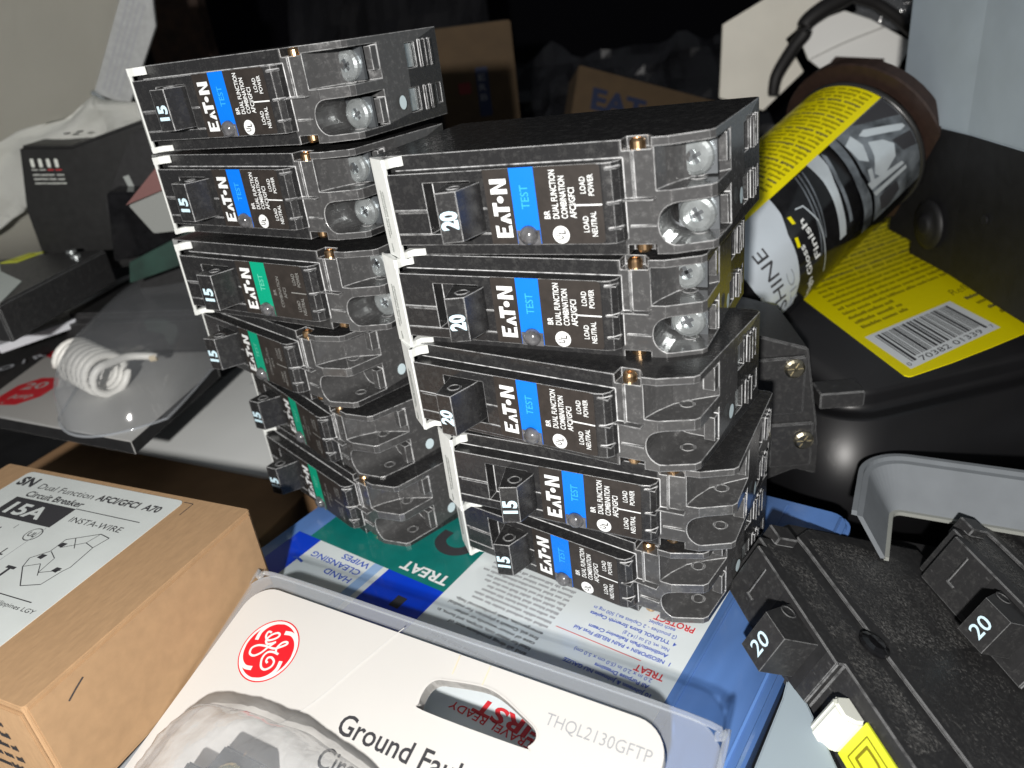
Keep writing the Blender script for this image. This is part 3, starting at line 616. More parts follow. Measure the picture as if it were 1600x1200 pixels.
# dome shaped blister
b = bmesh.new(); g = []; n1 = 40; n2 = 34
for j in range(n2):
    row = []
    for i in range(n1):
        u = i/(n1-1)*2-1; v = j/(n2-1)*2-1; h = max(0, 1-abs(u)**5)*max(0, 1-abs(v)**5)
        x = -52 + u*42*(1-.12*v*v) - v*26 + 6*u*v; y = 100+v*97*(1-.18*u*u)
        row.append(b.verts.new(BPO @ Vector((x, y, .4 + h**.45*30 + mn.noise(Vector((u*2, v*2, 0)))*1.0*h))))
    g.append(row)
for j in range(n2-1):
    for i in range(n1-1): b.faces.new((g[j][i], g[j][i+1], g[j+1][i+1], g[j+1][i]))
rim = [g[0][i].co.copy() for i in range(0, n1, 3)] + [g[j][-1].co.copy() for j in range(0, n2, 3)] + [g[-1][i].co.copy() for i in range(n1-1, -1, -3)] + [g[j][0].co.copy() for j in range(n2-1, -1, -3)]
link('blister_dome', b, CLRB, bp, smooth=True)
b = bmesh.new(); tube(b, rim, .55, 6); link('dome_rim', b, CLR, bp, smooth=True)

# low dark pieces at the far left
def slab(name, pts, z0, z1, mats, label, cat, bev=.4, group=None):
    b = bmesh.new(); prism(b, pts, z0, z1); o = link(name, b, mats, bev=bev); return tag(o, label, cat, group)
def upright(name, pts, y, depth, mats, label=None, cat=None, bev=.4, parent=None, lean=0.):
    """outline in x,z standing at distance y, with real depth behind it"""
    b = bmesh.new(); prism(b, pts, -depth, 0, frame((0, y, 0), (1, 0, 0), (0, lean, 1), (0, -1, 0))); o = link(name, b, mats, parent, bev=bev); return tag(o, label, cat)
sl = empty('printed_sleeve', Matrix.Translation((-240, 380, 30)), 'pale printed carton edge running up behind the blister pack at the left', 'box')
SO = Matrix.Translation((240, -380, -30))
b = bmesh.new(); prism(b, [(-262, 383), (-240, 342), (-214, 369), (-184, 420), (-192, 462), (-201, 466), (-236, 408)], 41, 45, SO); link('sleeve_body', b, [plain('sleeve_white', (.62, .64, .68), .5)], sl, bev=.4)
b = bmesh.new(); prism(b, [(-300, 340), (-244, 334), (-239, 396), (-206, 440), (-240, 440), (-300, 380)], 20, 30.5, SO); link('dark_band', b, DARK, sl, bev=.4)
b = bmesh.new(); SL = SO @ frame((-238, 346, 45.1), Vector((26, 27, 0)).normalized(), Vector((-27, 26, 0)).normalized())
for i in range(2): wordbars(b, 2, 36 - i*3, 5 + i*9, 3.6, 0, SL, 0, rn, .7)
SL = SO @ frame((-212, 374, 45.1), Vector((26, 45, 0)).normalized(), Vector((-45, 26, 0)).normalized()); wordbars(b, 0, 44, 4, 3.2, 0, SL, 0, rn, .7)
link('small_print', b, INKG, sl)
b = bmesh.new(); FS = SO @ frame((-262, 338, 30.7), Vector((50, 44, 0)).normalized(), Vector((-44, 50, 0)).normalized()); text(b, 'MICRO / R', -6, -4, 5.5, 44, 0, FS, .1, .02); link('lettering', b, plain('sleeve_lettering', (.50, .52, .56), .6), sl)

SB = empty('square_logo_breaker', Matrix.Translation((-240, 385, 60)), 'dark breaker with a small yellow square mark and a white tag, far left', 'circuit breaker')
QO = Matrix.Translation((240, -385, -60))
b = bmesh.new(); prism(b, [(-207, 305), (-194, 381), (-222, 388), (-300, 392), (-323, 370), (-281, 340)], 58, 75, QO)
link('housing', b, BLK2, SB, bev=1.0)
b = bmesh.new(); prism(b, [(-247, 380), (-237.5, 377.8), (-231.5, 392.5), (-240, 394)], 75.0, 75.3, QO, 0); prism(b, [(-243.5, 382.5), (-238.3, 381.2), (-234.5, 390.4), (-239, 391)], 75.3, 75.4, QO, 1); prism(b, [(-242.2, 383.6), (-239, 383), (-236, 389.5), (-238.8, 390)], 75.4, 75.5, QO, 0)
link('square_mark', b, [YELD, YINK], SB)
b = bmesh.new(); prism(b, [(-272, 379), (-247, 379.2), (-236.5, 361.7), (-214, 338.2), (-206.4, 306), (-238, 298)], 75.0, 75.4, QO)
for i in range(3): wordbars(b, 0, 22, i*5, 2.6, 1, QO @ frame((-235, 316, 75.45), Vector((.4, .9, 0)).normalized(), Vector((-.9, .4, 0)).normalized()), 0, rn)
link('white_tag', b, [plain('tag_white', (.60, .66, .63), .5), INKG], SB)
for p in ((-213, 384, 75), (-205, 372, 75)):
    b = bmesh.new(); cyl(b, QO @ Matrix.Translation(p), 2.4, 1.2, 14); link('rivet_head', b, STEEL, SB)

CH = empty('power_adapter', Matrix.Translation((-200, 415, 40)), 'black charger block with four small white icons, behind the left stack', 'charger')
HO = Matrix.Translation((200, -415, -40))
b = bmesh.new(); prism(b, [(-227.7, 126.8), (-202.6, 123.8), (-160, 132.5), (-150, 110), (-148, 60), (-238, 60), (-236.6, 95.3)], -34, 0, HO @ frame((0, 400, 0), (1, 0, 0), (0, 0, 1), (0, -1, 0)))
link('case_body', b, plain('charger_black', (.010, .010, .010), .5, var=.3), CH, bev=1.6, seg=3)
b = bmesh.new(); prism(b, [(-190, 95), (-165, 128), (-150, 128), (-150, 40), (-186, 40)], -20, 0, HO @ frame((0, 386, 0), (1, 0, 0), (0, 0, 1), (0, -1, 0))); link('plug_side', b, DARK, CH, bev=1)
b = bmesh.new(); PF = HO @ frame((-223.6, 399.9, 119.5), Vector((14.8, 0, -1.8)).normalized(), Vector((1.8, 0, 14.8)).normalized(), (0, -1, 0))
for i in range(4):
    xx = -1 + i*3.9; poly(b, rrect(xx, -3.6, xx+1.7, .6, .5, 2), 0, PF, .1); poly(b, [(xx-.3, -5), (xx+2.6, -5), (xx+2.6, -4.6), (xx-.3, -4.6)], 1 if i > 1 else 0, PF, .1)
    for k in range(3): wordbars(b, xx-.3, xx+3.2, -7.6-k*2.1, .8, 0, PF, .1, rn, .3)
link('icon_print', b, [plain('icon_white', (.62, .64, .60), .6), INKR], CH)
b = bmesh.new(); cyl(b, HO @ frame((-206, 408, 128.8), (1, 0, 0), (0, 1, 0)), 1.6, .5, 14); cyl(b, HO @ frame((-199, 407, 129.0), (1, 0, 0), (0, 1, 0)), 1.6, .5, 14); link('socket_hole', b, plain('socket_black', (.002, .002, .002), .8), CH)
b = bmesh.new(); poly(b, [(-176, 108), (-173, 108.5), (-171.5, 98), (-174, 97.5)], 0, HO @ frame((0, 385.9, 0), (1, 0, 0), (0, 0, 1), (0, -1, 0)), .05); link('small_tag', b, plain('dull_grey_tag', (.30, .32, .31), .6), CH)

# rumpled white paper and the pale liner behind it
PT = [(-320, 70), (-290, 110), (-266, 119), (-253.5, 126.3), (-241, 131.4), (-230, 133.3), (-218, 134), (-212, 136.3), (-197.5, 143.7), (-194.8, 141.8), (-182.6, 138.6), (-168.8, 137), (-150, 136)]
b = bmesh.new(); vv = []
for i, (x, z) in enumerate(smooth_path([(x, z, 0) for x, z in PT], 3)[:] and [(p.x, p.y) for p in smooth_path([(x, z, 0) for x, z in PT], 3)]):
    col = []
    for k in range(9):
        zz = z - k*k*.55; p = Vector((x, 430, zz)); col.append(b.verts.new((x + mn.noise(p*.09)*2, 430 - k*1.2 + mn.noise(p*.06)*9 + 3*math.sin(k*1.4+i*.3), zz + (mn.noise(p*.12)*2 if k else 0))))
    vv.append(col)
for A, Bq in zip(vv[:-1], vv[1:]):
    for k in range(8): b.faces.new((A[k], Bq[k], Bq[k+1], A[k+1]))
bmesh.ops.solidify(b, geom=b.faces[:], thickness=1.0)
tag(link('rumpled_paper', b, PWHT, smooth=True), 'rumpled white paper standing behind the black charger block', 'paper')
b = bmesh.new(); n1 = 22; vv = []
for i in range(n1):
    t = i/(n1-1); col = []
    for k in range(9):
        h = k/8; xr = -212 + 45*h*1.18; x = -420 + (xr+420)*t; col.append(b.verts.new((x, 455 - 60*(1-t)**1.6 + 5*math.sin(h*5+t*4), 60 + 172*h)))
    vv.append(col)
for A, Bq in zip(vv[:-1], vv[1:]):
    for k in range(8): b.faces.new((A[k], Bq[k], Bq[k+1], A[k+1]))
bmesh.ops.solidify(b, geom=b.faces[:], thickness=2)
tag(link('pale_liner', b, CLOTH, smooth=True), 'plain greyish beige liner panel curving across the upper left corner', 'liner')

# printed silver strip leaning beside the liner
RS = frame((-200, 440, 144), Vector((15.3, 0, -8.3)).normalized(), Vector((8.3, 0, 15.3)).normalized())
rs = empty('printed_strip', RS, 'long grey printed strip leaning up beside the beige liner, upper left', 'strip')
RO = RS.inverted()
b = bmesh.new(); prism(b, [(-199.5, 145), (-183.9, 136.3), (-158, 172), (-154, 192), (-167.5, 192)], 0, 3, RO @ frame((0, 440, 0), (1, 0, 0), (0, 0, 1), (0, -1, 0))); link('strip_body', b, plain('strip_grey', (.34, .35, .35), .5, var=.1), rs, bev=.3)
b = bmesh.new(); PQ = RO @ frame((-198, 436.9, 145), Vector((31, 0, 46)).normalized(), Vector((-46, 0, 31)).normalized(), (0, -1, 0))
for i in range(4): wordbars(b, 3, 52, -3.4-i*2.6, 1.5, 0, PQ, .1, rn, .4)
link('small_print', b, INKG, rs)
b = bmesh.new(); tube(b, [RO @ p for p in smooth_path([(-200, 437, 145), (-195, 434, 140.5), (-189, 433, 137.5), (-183, 435, 136)], 6)], 1.7, 8); link('metal_end', b, STEEL, rs, smooth=True)

# small red and white carton between charger and stack, green board, grey pieces
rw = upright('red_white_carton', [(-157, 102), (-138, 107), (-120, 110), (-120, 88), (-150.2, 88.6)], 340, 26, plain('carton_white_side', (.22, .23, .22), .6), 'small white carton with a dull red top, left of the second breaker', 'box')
b = bmesh.new(); prism(b, [(-158, 102.3), (-138, 107.3), (-120, 110.3), (-120, 124), (-138, 118)], 0, 26, frame((0, 340, 0), (1, 0, 0), (0, 0, 1), (0, 1, 0)) @ Matrix.Scale(1, 4)); bmesh.ops.recalc_face_normals(b, faces=b.faces); link('red_lid', b, plain('dull_red_print', (.16, .07, .065), .6), rw)
upright('green_board', [(-178, 62), (-175, 72), (-140, 84), (-120, 84), (-120, 74), (-150, 68)], 360, 5, GRNP, 'dark green circuit board strip just above the blister pack', 'board')
upright('black_carton', [(-188, 70), (-180, 104), (-150, 100), (-120, 98), (-120, 76), (-150, 76)], 372, 16, BLKG, 'glossy black carton resting behind the third breaker of the left stack', 'box', bev=1)

# ================================================================== right side: two dusty breakers
k_ = .96
A_R = Matrix(((0.138, 0.869, 0.476), (-0.982, 0.184, -0.052), (-0.132, -0.461, 0.878))).to_quaternion().to_matrix().to_4x4()
def dusty_breaker(org, label, logo):
    mw = A_R.copy(); mw.translation = Vector(org)
    root = empty('dusty_breaker', mw, label, 'circuit breaker', 'dusty black breakers at the right')
    T2 = 19*k_
    b = bmesh.new()
    # local: x along the front edge, y into depth, z thickness (0 = top side)
    prism(b, [(-2, 3), (-2, 0), (38.5, 0), (38.5, 2.6), (67, 2.6), (71, 8), (71, 75), (-15, 75), (-15, 20), (-9, 9), (-6, 9), (-6, 3)], -T2, -1.0)
    prism(b, [(-8, 18), (-3, 18.5), (67, 19.5), (67, 74), (-13, 74), (-13, 26)], -1.0, 0)
    box(b, (-9.5, 7.5, -5), (-3.5, 14.5, 1.6))
    box(b, (5, -.7, -13), (8.2, .1, -12.2)); box(b, (5, -.5, -13), (5.6, .3, -3)); box(b, (38.2, -.1, -T2), (38.9, .6, -.8))
    link('housing', b, BLK2, root, bev=.45)
    b = bmesh.new(); poly(b, [(-8, 22), (-9, 40), (-5, 61), (10, 62), (28, 59), (31, 44), (30, 24), (12, 21)], 0, I4, .05); poly(b, [(30, 22), (64, 21), (66, 60), (30, 60)], 1, I4, .05); poly(b, [(-3, 4), (62, 5), (60, 16.5), (-5, 14)], 0, I4, -.94); link('dust_layer', b, [DUSTS, DUSTL], root)
    b = bmesh.new(); hx0, hx1 = 22.5, 31.0
    prism(b, [(hx0, -11), (hx1, -10.4), (hx1+.8, 2), (hx0-5.0, 2), (hx0-2.0, -6)], -14.8, -2.6)
    text(b, '20', 2.2, -6.0, 4.3, 6.0, 1, frame((hx0, -11, -14.8), (0, 0, 1), Vector((-1, -.07, 0)).normalized(), (.07, -1, 0)), .12, .01)
    cm = frame((hx0-1.0, -3.0, -2.6), (1, 0, 0), (0, 1, 0)); lathe(b, cm, [(1.6, -.3), (1.6, .25), (2.1, .25), (2.1, -.3)], 18, cap=False)
    link('handle', b, [BLK2, NUM], root)
    b = bmesh.new(); prism(b, [(14.5, -.05), (24, -.05), (34.5, -.05), (34.5, .5), (14.5, .5)], -16.2, -1.5); link('handle_well', b, DARK, root)
    b = bmesh.new(); lathe(b, frame((31.5, 17.6, -.9), (1, 0, 0), (0, 1, 0)), [(4.0, 0), (4.2, .7), (3.8, 1.2), (2.4, 1.7), (.05, 1.9)], 22); link('rivet', b, BLKG, root)
    if logo:
        b = bmesh.new(); prism(b, [(44, -1.6), (46, -3.2), (50.0, -3.2), (51.6, -.4), (51.6, 3), (44, 3)], -16.4, -5.2); link('test_button', b, plain('button_white', (.82, .84, .76), .4), root, bev=.8, seg=3)
        b = bmesh.new(); Fm = frame((51.7, 2.2, -16.0), (1, 0, 0), (0, 0, 1), (0, -1, 0))
        box(b, (0, 0, 0), (14, 11.6, .6), 0, Fm)
        def rq(x0, y0, x1, y1, wd): 
            for a_, c_ in (((x0, y0), (x1, y0)), ((x1, y0), (x1, y1)), ((x1, y1), (x0, y1)), ((x0, y1), (x0, y0))): line(b, a_, c_, wd, 1, Fm, .66)
        rq(2.2, 2.0, 11.8, 9.6, .35)
        ribbon(b, [(3.8, 8.2), (3.8, 3.6)], .7, 1, Fm, .68); ribbon(b, [(3.6, 3.8), (8.2, 3.8), (10, 4.8), (10, 6.8), (8.2, 8.0), (3.6, 8.0)], .7, 1, Fm, .7)
        link('square_mark', b, [YELD, YINK], root)
    return root
tA = Vector((66.9, 172.7, 11.5)); Oc = Vector((0, 0, 161.05)); tA = Oc + (tA-Oc)*k_
dusty_breaker(tA, 'dusty black breaker with a white button and yellow square mark, 20 on its handle', True)
dusty_breaker(tA + (A_R @ Vector((3, 62, 18.5))), 'dusty black breaker stacked behind the one with the yellow square, cut by the right edge', False)
slab('plastic_sheet', [(57.5, 131), (63, 140), (62, 95), (36, 95), (42.5, 111)], -3, -1.2, plain('pale_blue_grey_sheet', (.33, .40, .45), .4), 'pale blue grey plastic sheet between the kit and the dusty breaker', 'sheet')

# black terminal block behind the right stack
tb = empty('terminal_block', yaw((92, 226, -20), -6), 'black breaker end with two screws, standing behind the right stack', 'circuit breaker')
b = bmesh.new(); prism(b, [(-14, 76), (8, 68), (16, 16), (6, 20), (-4, 16), (-20, 14), (-20, 78)], -40, 0, frame((0, 0, 0), (1, 0, 0), (0, 0, 1), (0, -1, 0)))
box(b, (-12, -2, 44), (7, .2, 66)); box(b, (-4, -1.5, 22), (11, .2, 40)); link('housing', b, BLK2, tb, bev=.6)
for x, z in ((3, 62), (7.5, 33.5)):
    b = bmesh.new(); mm = frame((x, -2, z), (1, 0, 0), (0, 0, 1), (0, -1, 0)); lathe(b, mm, [(3.4, 0), (3.4, .8), (2.6, 1.4), (.05, 1.4)], 18)
    for a in (0, 60, 120): box(b, (-2.6, -.3, 1.2), (2.6, .3, 1.8), 0, mm @ Matrix.Rotation(math.radians(a), 4, 'Z'))
    link('terminal_screw', b, plain('worn_screw', (.72, .66, .50), .3, metal=1), tb)
b = bmesh.new(); box(b, (13, 0, 44), (28, 10, 50)); link('grey_ledge', b, BLK2, tb, bev=.4)

# grey bin behind the dusty breakers
bn = empty('storage_bin', yaw((117.6, 208.5, -24), -30), 'light grey plastic bin with rounded rim behind the dusty breakers', 'bin')
BO2 = Matrix.Translation((0, 0, 36)) @ Matrix.Scale(.93, 4)
def ring(bm, x0, y0, x1, y1, r, w_, z0, z1, m, mi=0):
    o_ = rrect(x0, y0, x1, y1, r, 7); i_ = rrect(x0+w_, y0+w_, x1-w_, y1-w_, max(r-w_, .5), 7); n = len(o_)
    V = [[bm.verts.new(m @ Vector((x, y, z))) for x, y in q] for q, z in ((o_, z0), (o_, z1), (i_, z1), (i_, z0))]
    for a in range(4):
        A, Bq = V[a], V[(a+1) % 4]
        for i in range(n): bm.faces.new((A[i], A[(i+1) % n], Bq[(i+1) % n], Bq[i])).material_index = mi
def wall(bm, lv, th):
    """swept wall: lv is a list of (offset inwards, height); th its thickness"""
    def arc(off): return [(-3+off, -34)] + [(-3+14+(14-off)*math.cos(math.radians(180-9*i)), -10+(14-off)*math.sin(math.radians(180-9*i))) for i in range(11)] + [(150, 4-off)]
    out = [[bm.verts.new(BO2 @ Vector((x, y, z))) for x, y in arc(o_)] for o_, z in lv]; inn = [[bm.verts.new(BO2 @ Vector((x, y, z))) for x, y in arc(o_+th)] for o_, z in lv[::-1]]
    L = out + inn
    for a in range(len(L)):
        A, Bq = L[a], L[(a+1) % len(L)]
        for i in range(len(A)-1): bm.faces.new((A[i], A[i+1], Bq[i+1], Bq[i]))
    bm.faces.new([q[0] for q in L]); bm.faces.new([q[-1] for q in L][::-1]); bmesh.ops.recalc_face_normals(bm, faces=bm.faces)
b = bmesh.new(); wall(b, [(-1.6, 0.4), (-1.6, -1.4), (.2, -1.6), (8.5, -17)], 1.7); link('bin_wall', b, BIN, bn)
b = bmesh.new(); wall(b, [(9.6, -16.2), (9.6, -17.6)], 1.5); link('inner_lip', b, BINL, bn)
b = bmesh.new(); prism(b, [(0, -44), (0, 0), (148, 0), (148, -90), (60, -90)], -36, -34, BO2); link('bin_floor', b, DARK, bn)
slab('circuit_breaker', [(128, 140), (175, 140), (185, 185), (150, 195)], -20, -10, BLK2, 'black breaker lying in the bottom of the grey bin', 'circuit breaker', bev=1)

# black bottle lying with yellow label and barcode
YB = yaw((138, 229, 30), 10)
yb = empty('black_bottle', YB @ Matrix.Translation((90, 80, -70)), 'large glossy black container with a yellow label and barcode, right', 'container')
YO = Matrix.Translation((-90, -80, 70))
b = bmesh.new(); prism(b, rrect(-36, -10, 210, 210, 22, 8), -80, -.4, YO); link('container_body', b, plain('bottle_black', (.008, .008, .009), .42, var=.3, scale=20, bmp=.05), yb, bev=8, seg=6, smooth=True)
b = bmesh.new()
LP = [(11.4, 91), (-.6, 1.8), (.2, .4), (1.6, .3), (20, 3.2), (40, 7.5), (62, 12.8), (90, 18), (150, 24), (150, 190), (111, 160.6)]
prism(b, LP, -.38, .0, YO, 0)
ex_ = Vector((.97, .24, 0)); ey_ = Vector((.04, .999, 0))
YF = YO @ frame((4.3, 4.7, 0), ex_, ey_, (0, 0, 1))
L1_ = 52.5; H1 = 30
YF2 = YO @ Matrix(((.964, .100, 0, 4.3), (.285, .995, 0, 4.7), (0, 0, 1, 0), (0, 0, 0, 1)))
poly(b, [(0, 0), (52.5, 0), (52.5, 30), (0, 30)], 1, YF2, .06)
x = 4.0; rb = random.Random(21)
while x < 48.5:
    w_ = rb.choice((.5, .5, 1.0, 1.5)); poly(b, [(x, 6 if 6 < x < 46 else 3.4), (x+w_, 6 if 6 < x < 46 else 3.4), (x+w_, 28), (x, 28)], 2, YF2, .1); x += w_ + rb.choice((.5, .6, 1.1))
text(b, '0', .9, 1.6, 2.6, 1.7, 2, YF2, .1); text(b, '70382 01339', 8, 1.4, 3.4, 36, 2, YF2, .1); text(b, '7', 49.6, 1.8, 2.6, 1.6, 2, YF2, .1)
for i in range(26):
    y0 = 36 + i*5.0
    if i < 3: wordbars(b, 4, 30 + rn.uniform(0, 8), y0, 2.6, 3, YF2, .08, rn)
    else: wordbars(b, 3 + i*.5, 120, y0, 2.4, 3 if rn.random() < .75 else 2, YF2, .08, rn)
text(b, 'Reflect Your Passion', 58, 33, 5.5, 62, 3, YF2, .08, -.005, shear=.2)
for i in range(4): wordbars(b, 60 + i, 118, 26 - i*6, 2.6, 3 if i % 2 else 2, YF2, .08, rn)
link('yellow_label', b, [YEL, plain('barcode_white', (.72, .76, .78), .4), INK, YINK], yb)

# spray can lying across it
CC = Vector((157.5, 349.7, 73.6)); dC = Vector((.7908, .5018, .3512)).normalized(); vC = (Vector((0, 0, 161.05))-CC); vC = (vC - dC*vC.dot(dC)).normalized(); uC = dC.cross(vC)
if uC.z < 0: uC = -uC
CM = Matrix((dC, vC, uC)).transposed().to_4x4(); CM.translation = CC
cn = empty('spray_can', CM, 'spray can with yellow stripe and black and silver artwork lying beside the right stack', 'spray can')
RC = 33.0
def csec(bm, x0, x1, a0, a1, r_, mi, n=24, m=8):
    V = [[bm.verts.new((x0+(x1-x0)*i/m, r_*math.cos(math.radians(a0+(a1-a0)*j/n)), r_*math.sin(math.radians(a0+(a1-a0)*j/n)))) for j in range(n+1)] for i in range(m+1)]
    for i in range(m):
        for j in range(n): bm.faces.new((V[i][j], V[i+1][j], V[i+1][j+1], V[i][j+1])).material_index = mi
def cp(x, a, r_): return Vector((x, r_*math.cos(math.radians(a)), r_*math.sin(math.radians(a))))
def cpoly(bm, pts, mi, r_):
    """patch on the can: pts in (mm along, degrees round), cut fine enough to hug the curve"""
    t = bmesh.new(); f0 = t.faces.new([t.verts.new((x, a, 0)) for x, a in pts])
    bmesh.ops.triangulate(t, faces=[f0])
    for _ in range(9):
        lg = [e for e in t.edges if abs(e.verts[0].co.y-e.verts[1].co.y) > 6]
        if not lg: break
        bmesh.ops.subdivide_edges(t, edges=lg, cuts=1); bmesh.ops.triangulate(t, faces=t.faces[:])
    mp = {v: bm.verts.new(cp(v.co.x, v.co.y, r_)) for v in t.verts}
    for f_ in t.faces: bm.faces.new([mp[v] for v in f_.verts]).material_index = mi
    t.free()
b = bmesh.new(); cyM = frame((-112, 0, 0), (0, 1, 0), (0, 0, 1), (1, 0, 0)); cyl(b, cyM, RC, 133, 72); link('can_body', b, BLKG, cn)
for p in cn.children[0].data.polygons: p.use_smooth = len(p.vertices) == 4
b = bmesh.new(); lathe(b, frame((21, 0, 0), (0, 1, 0), (0, 0, 1), (1, 0, 0)), [(33.2, 0), (34.0, .8), (34.0, 2.2), (33, 3.0), (29, 3.2), (27, 0), (.1, -2)], 56); link('can_rim', b, plain('dark_rim', (.05, .05, .05), .3, metal=.5), cn, smooth=True)
b = bmesh.new(); r0 = RC+.12; r1 = RC+.24; r2 = RC+.34; rq_ = RC+.18
csec(b, -110, 20.7, 15, 112, r1, 0, 50, 10)
cpoly(b, [(-58, 16), (-60, 2), (-64, -12), (-65.5, -28), (-68, -46), (-73, -62), (-91, -62), (-91, -50), (-90, -36), (-92, -26), (-93, -10), (-88, 0), (-92, 16)], 1, r0)
cpoly(b, [(-33, 15), (-25, 15), (-26.5, 4), (-30, -8), (-33, -25), (-35.5, -46), (-40, -46), (-38.5, -34), (-36, -18), (-34, -2)], 2, r0)
cpoly(b, [(-23.8, 14), (-24.6, 12), (-29, -8), (-31, -26), (-32, -40), (-30, -40), (-29, -26), (-27, -8), (-23, 10)], 3, r0)
cpoly(b, [(-17.5, 15), (-13, 15), (-15, 0), (-17, -18), (-16, -36), (-17, -60), (-24, -60), (-22, -42), (-21.5, -22), (-19.5, -4)], 3, r0)
cpoly(b, [(-12.6, 15), (20.4, 15), (20.4, -60), (-15, -60), (-14, -36), (-15, -16), (-13.4, 0)], 3, r0)
cpoly(b, [(-4, 5), (0, 6), (18, -10), (18.6, -13), (15, -13), (-2, 1)], 2, rq_)
cpoly(b, [(-13, 6), (-7, 9), (-6, -2), (-9, -14), (-13, -8)], 2, rq_)
cpoly(b, [(-3, -3), (4, -9), (8, -17), (5.5, -25), (-6, -31), (-9.5, -24), (-5, -14)], 2, rq_)
cpoly(b, [(-15.5, -26), (8, -32), (9, -35), (-14.5, -32)], 2, rq_); cpoly(b, [(-14, -35), (10, -37), (10, -40), (-13, -39)], 2, rq_)
cpoly(b, [(-12, -18), (-9.5, -19), (-11, -28), (-13.4, -27)], 2, rq_); cpoly(b, [(-11, -42), (2, -42), (4, -52), (-4, -58), (-10, -55)], 4, rq_)
cpoly(b, [(-2, 14), (20, 14), (20, -4), (2, 10)], 4, rq_); cpoly(b, [(8, -14), (20, -18), (20, -30), (11, -26)], 4, rq_)
for q in ([(-42, 14), (-47, -10), (-53, -44)], [(-40, 14), (-45, -10), (-51, -44)], [(-37.5, 14), (-42, -6), (-48, -34)]):
    for (x0, a0), (x1, a1) in zip(q[:-1], q[1:]): cpoly(b, [(x0, a0), (x0+.7, a0), (x1+.7, a1), (x1, a1)], 3, r0)
for q in ([(-54, -3), (-50, -5), (-48, -20), (-52, -60)],):
    for (x0, a0), (x1, a1) in zip(q[:-1], q[1:]): cpoly(b, [(x0, a0), (x0+.6, a0+.8), (x1+.6, a1+.8), (x1, a1)], 2, rq_)
def ctext(s, x, a, h, wd, mi, shear=0, bold=0.):
    """letters wrapped round the can: the baseline runs up round the can, letter tops face the near end"""
    t = bmesh.new(); text(t, s, 0, 0, h, wd, 0, I4, 0, bold, shear=shear)
    mp = {v: b.verts.new(cp(x - v.co.y, a + math.degrees(v.co.x/RC), r2)) for v in t.verts}
    for f_ in t.faces: b.faces.new([mp[v] for v in f_.verts]).material_index = mi
    t.free()
ctext('SHINE', -77.5, -57, 7.0, 29, 4, .1); ctext('ULTIMATE', -90, -100, 7, 39, 5, 0, .02); ctext('TIC', -70.5, -62, 4.6, 17, 6); ctext('High Gloss', -60, -72, 3.2, 27, 5, 0, .012); ctext('Finish', -53.6, -42, 3.4, 18, 5, 0, .012)
cpoly(b, [(-59.4, -3), (-57.6, -4), (-58, -10), (-59.6, -9)], 0, r2); cpoly(b, [(-62.6, -17), (-61, -18), (-62, -25), (-63.6, -24)], 0, r2)
for i in range(44):
    x_ = -108 + i*2.95; t = bmesh.new(); x0_ = 3.0 + (6 if 14 < i < 18 else 0); wordbars(t, x0_, x0_ + rn.uniform(20, 34), 0, 1.6, 0, I4, 0, rn, .8)
    mp = {v: b.verts.new(cp(x_ - v.co.y, 15 + math.degrees(v.co.x/RC), r2)) for v in t.verts}
    for f_ in t.faces: b.faces.new([mp[v] for v in f_.verts]).material_index = 7 if i % 4 else 4
    t.free()
lab = link('can_label', b, [YEL, SWSH, SILV, DSIL, INK, WHT, plain('pale_grey_print', (.30, .33, .36), .4), YINK], cn, smooth=True)

# grey case, upper right; the shadow over its lower part is painted black
cs = empty('tool_case', Matrix.Translation((196, 300, 30)), 'pale grey case with shadow painted black over its lower part, in the upper right corner', 'case')
CO = Matrix.Translation((0, 0, 4))
b = bmesh.new(); prism(b, [(0, 62), (0, 8), (-3.8, -38), (-9, -120), (120, -120), (120, 62)], 59, 150, CO); link('grey_upper', b, CASEG, cs, bev=1.2)
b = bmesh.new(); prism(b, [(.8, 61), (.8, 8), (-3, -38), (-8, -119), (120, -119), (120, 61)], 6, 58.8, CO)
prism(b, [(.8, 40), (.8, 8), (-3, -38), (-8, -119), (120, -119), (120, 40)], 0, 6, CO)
link('shade_black_lower', b, CASESH, cs, bev=1.5)
b = bmesh.new(); mm = frame((-.2, 25, 22), (0, -1, 0), (0, 0, 1), (-1, 0, 0)); lathe(b, mm, [(11, 0), (11, 1.2), (8.4, 2.2), (5, 2.4), (4.6, 3.4), (3, 4), (.05, 4.2)], 28); link('hinge_pin', b, CASESH, cs, smooth=True)
b = bmesh.new(); mm = frame((-1.6, -14, 34), (0, -1, 0), (0, 0, 1), (-1, 0, 0)); lathe(b, mm, [(2, 0), (2, .8), (.05, .8)], 14); link('small_stud', b, CASESH, cs)

# ================================================================== background pieces
bb = empty('brown_carton', yaw((-22, 522, 80), 3), 'brown carton with red and dark blue marks in the dark behind the stacks', 'box')
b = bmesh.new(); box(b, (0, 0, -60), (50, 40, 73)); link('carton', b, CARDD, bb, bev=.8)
b = bmesh.new(); BF = frame((0, -.1, 0), (1, 0, 0), (0, 0, 1)); poly(b, rrect(12, 33, 20, 40, 1, 3), 0, BF, .05); link('red_mark', b, plain('mark_red', (.16, .012, .012), .6), bb); b = bmesh.new(); poly(b, rrect(24, 18, 32, 48, 1, 3), 1, BF, .05)
for k in range(3): text(b, ('IRE', 'STR', 'ALB')[k][::-1][0], 25.5, 40-k*6, 4, 4.5, 2, BF, .1, .02)
link('printed_mark', b, [plain('mark_red', (.16, .012, .012), .6), plain('mark_navy', (.010, .018, .06), .6), plain('mark_pale', (.20, .20, .22), .6)], bb)
be = empty('flat_carton', frame((72, 525, 92), Vector((.93, 0, -.36)).normalized(), Vector((.25, .55, .80)).normalized()), 'dark brown carton with blue block letters lying behind the right stack', 'box')
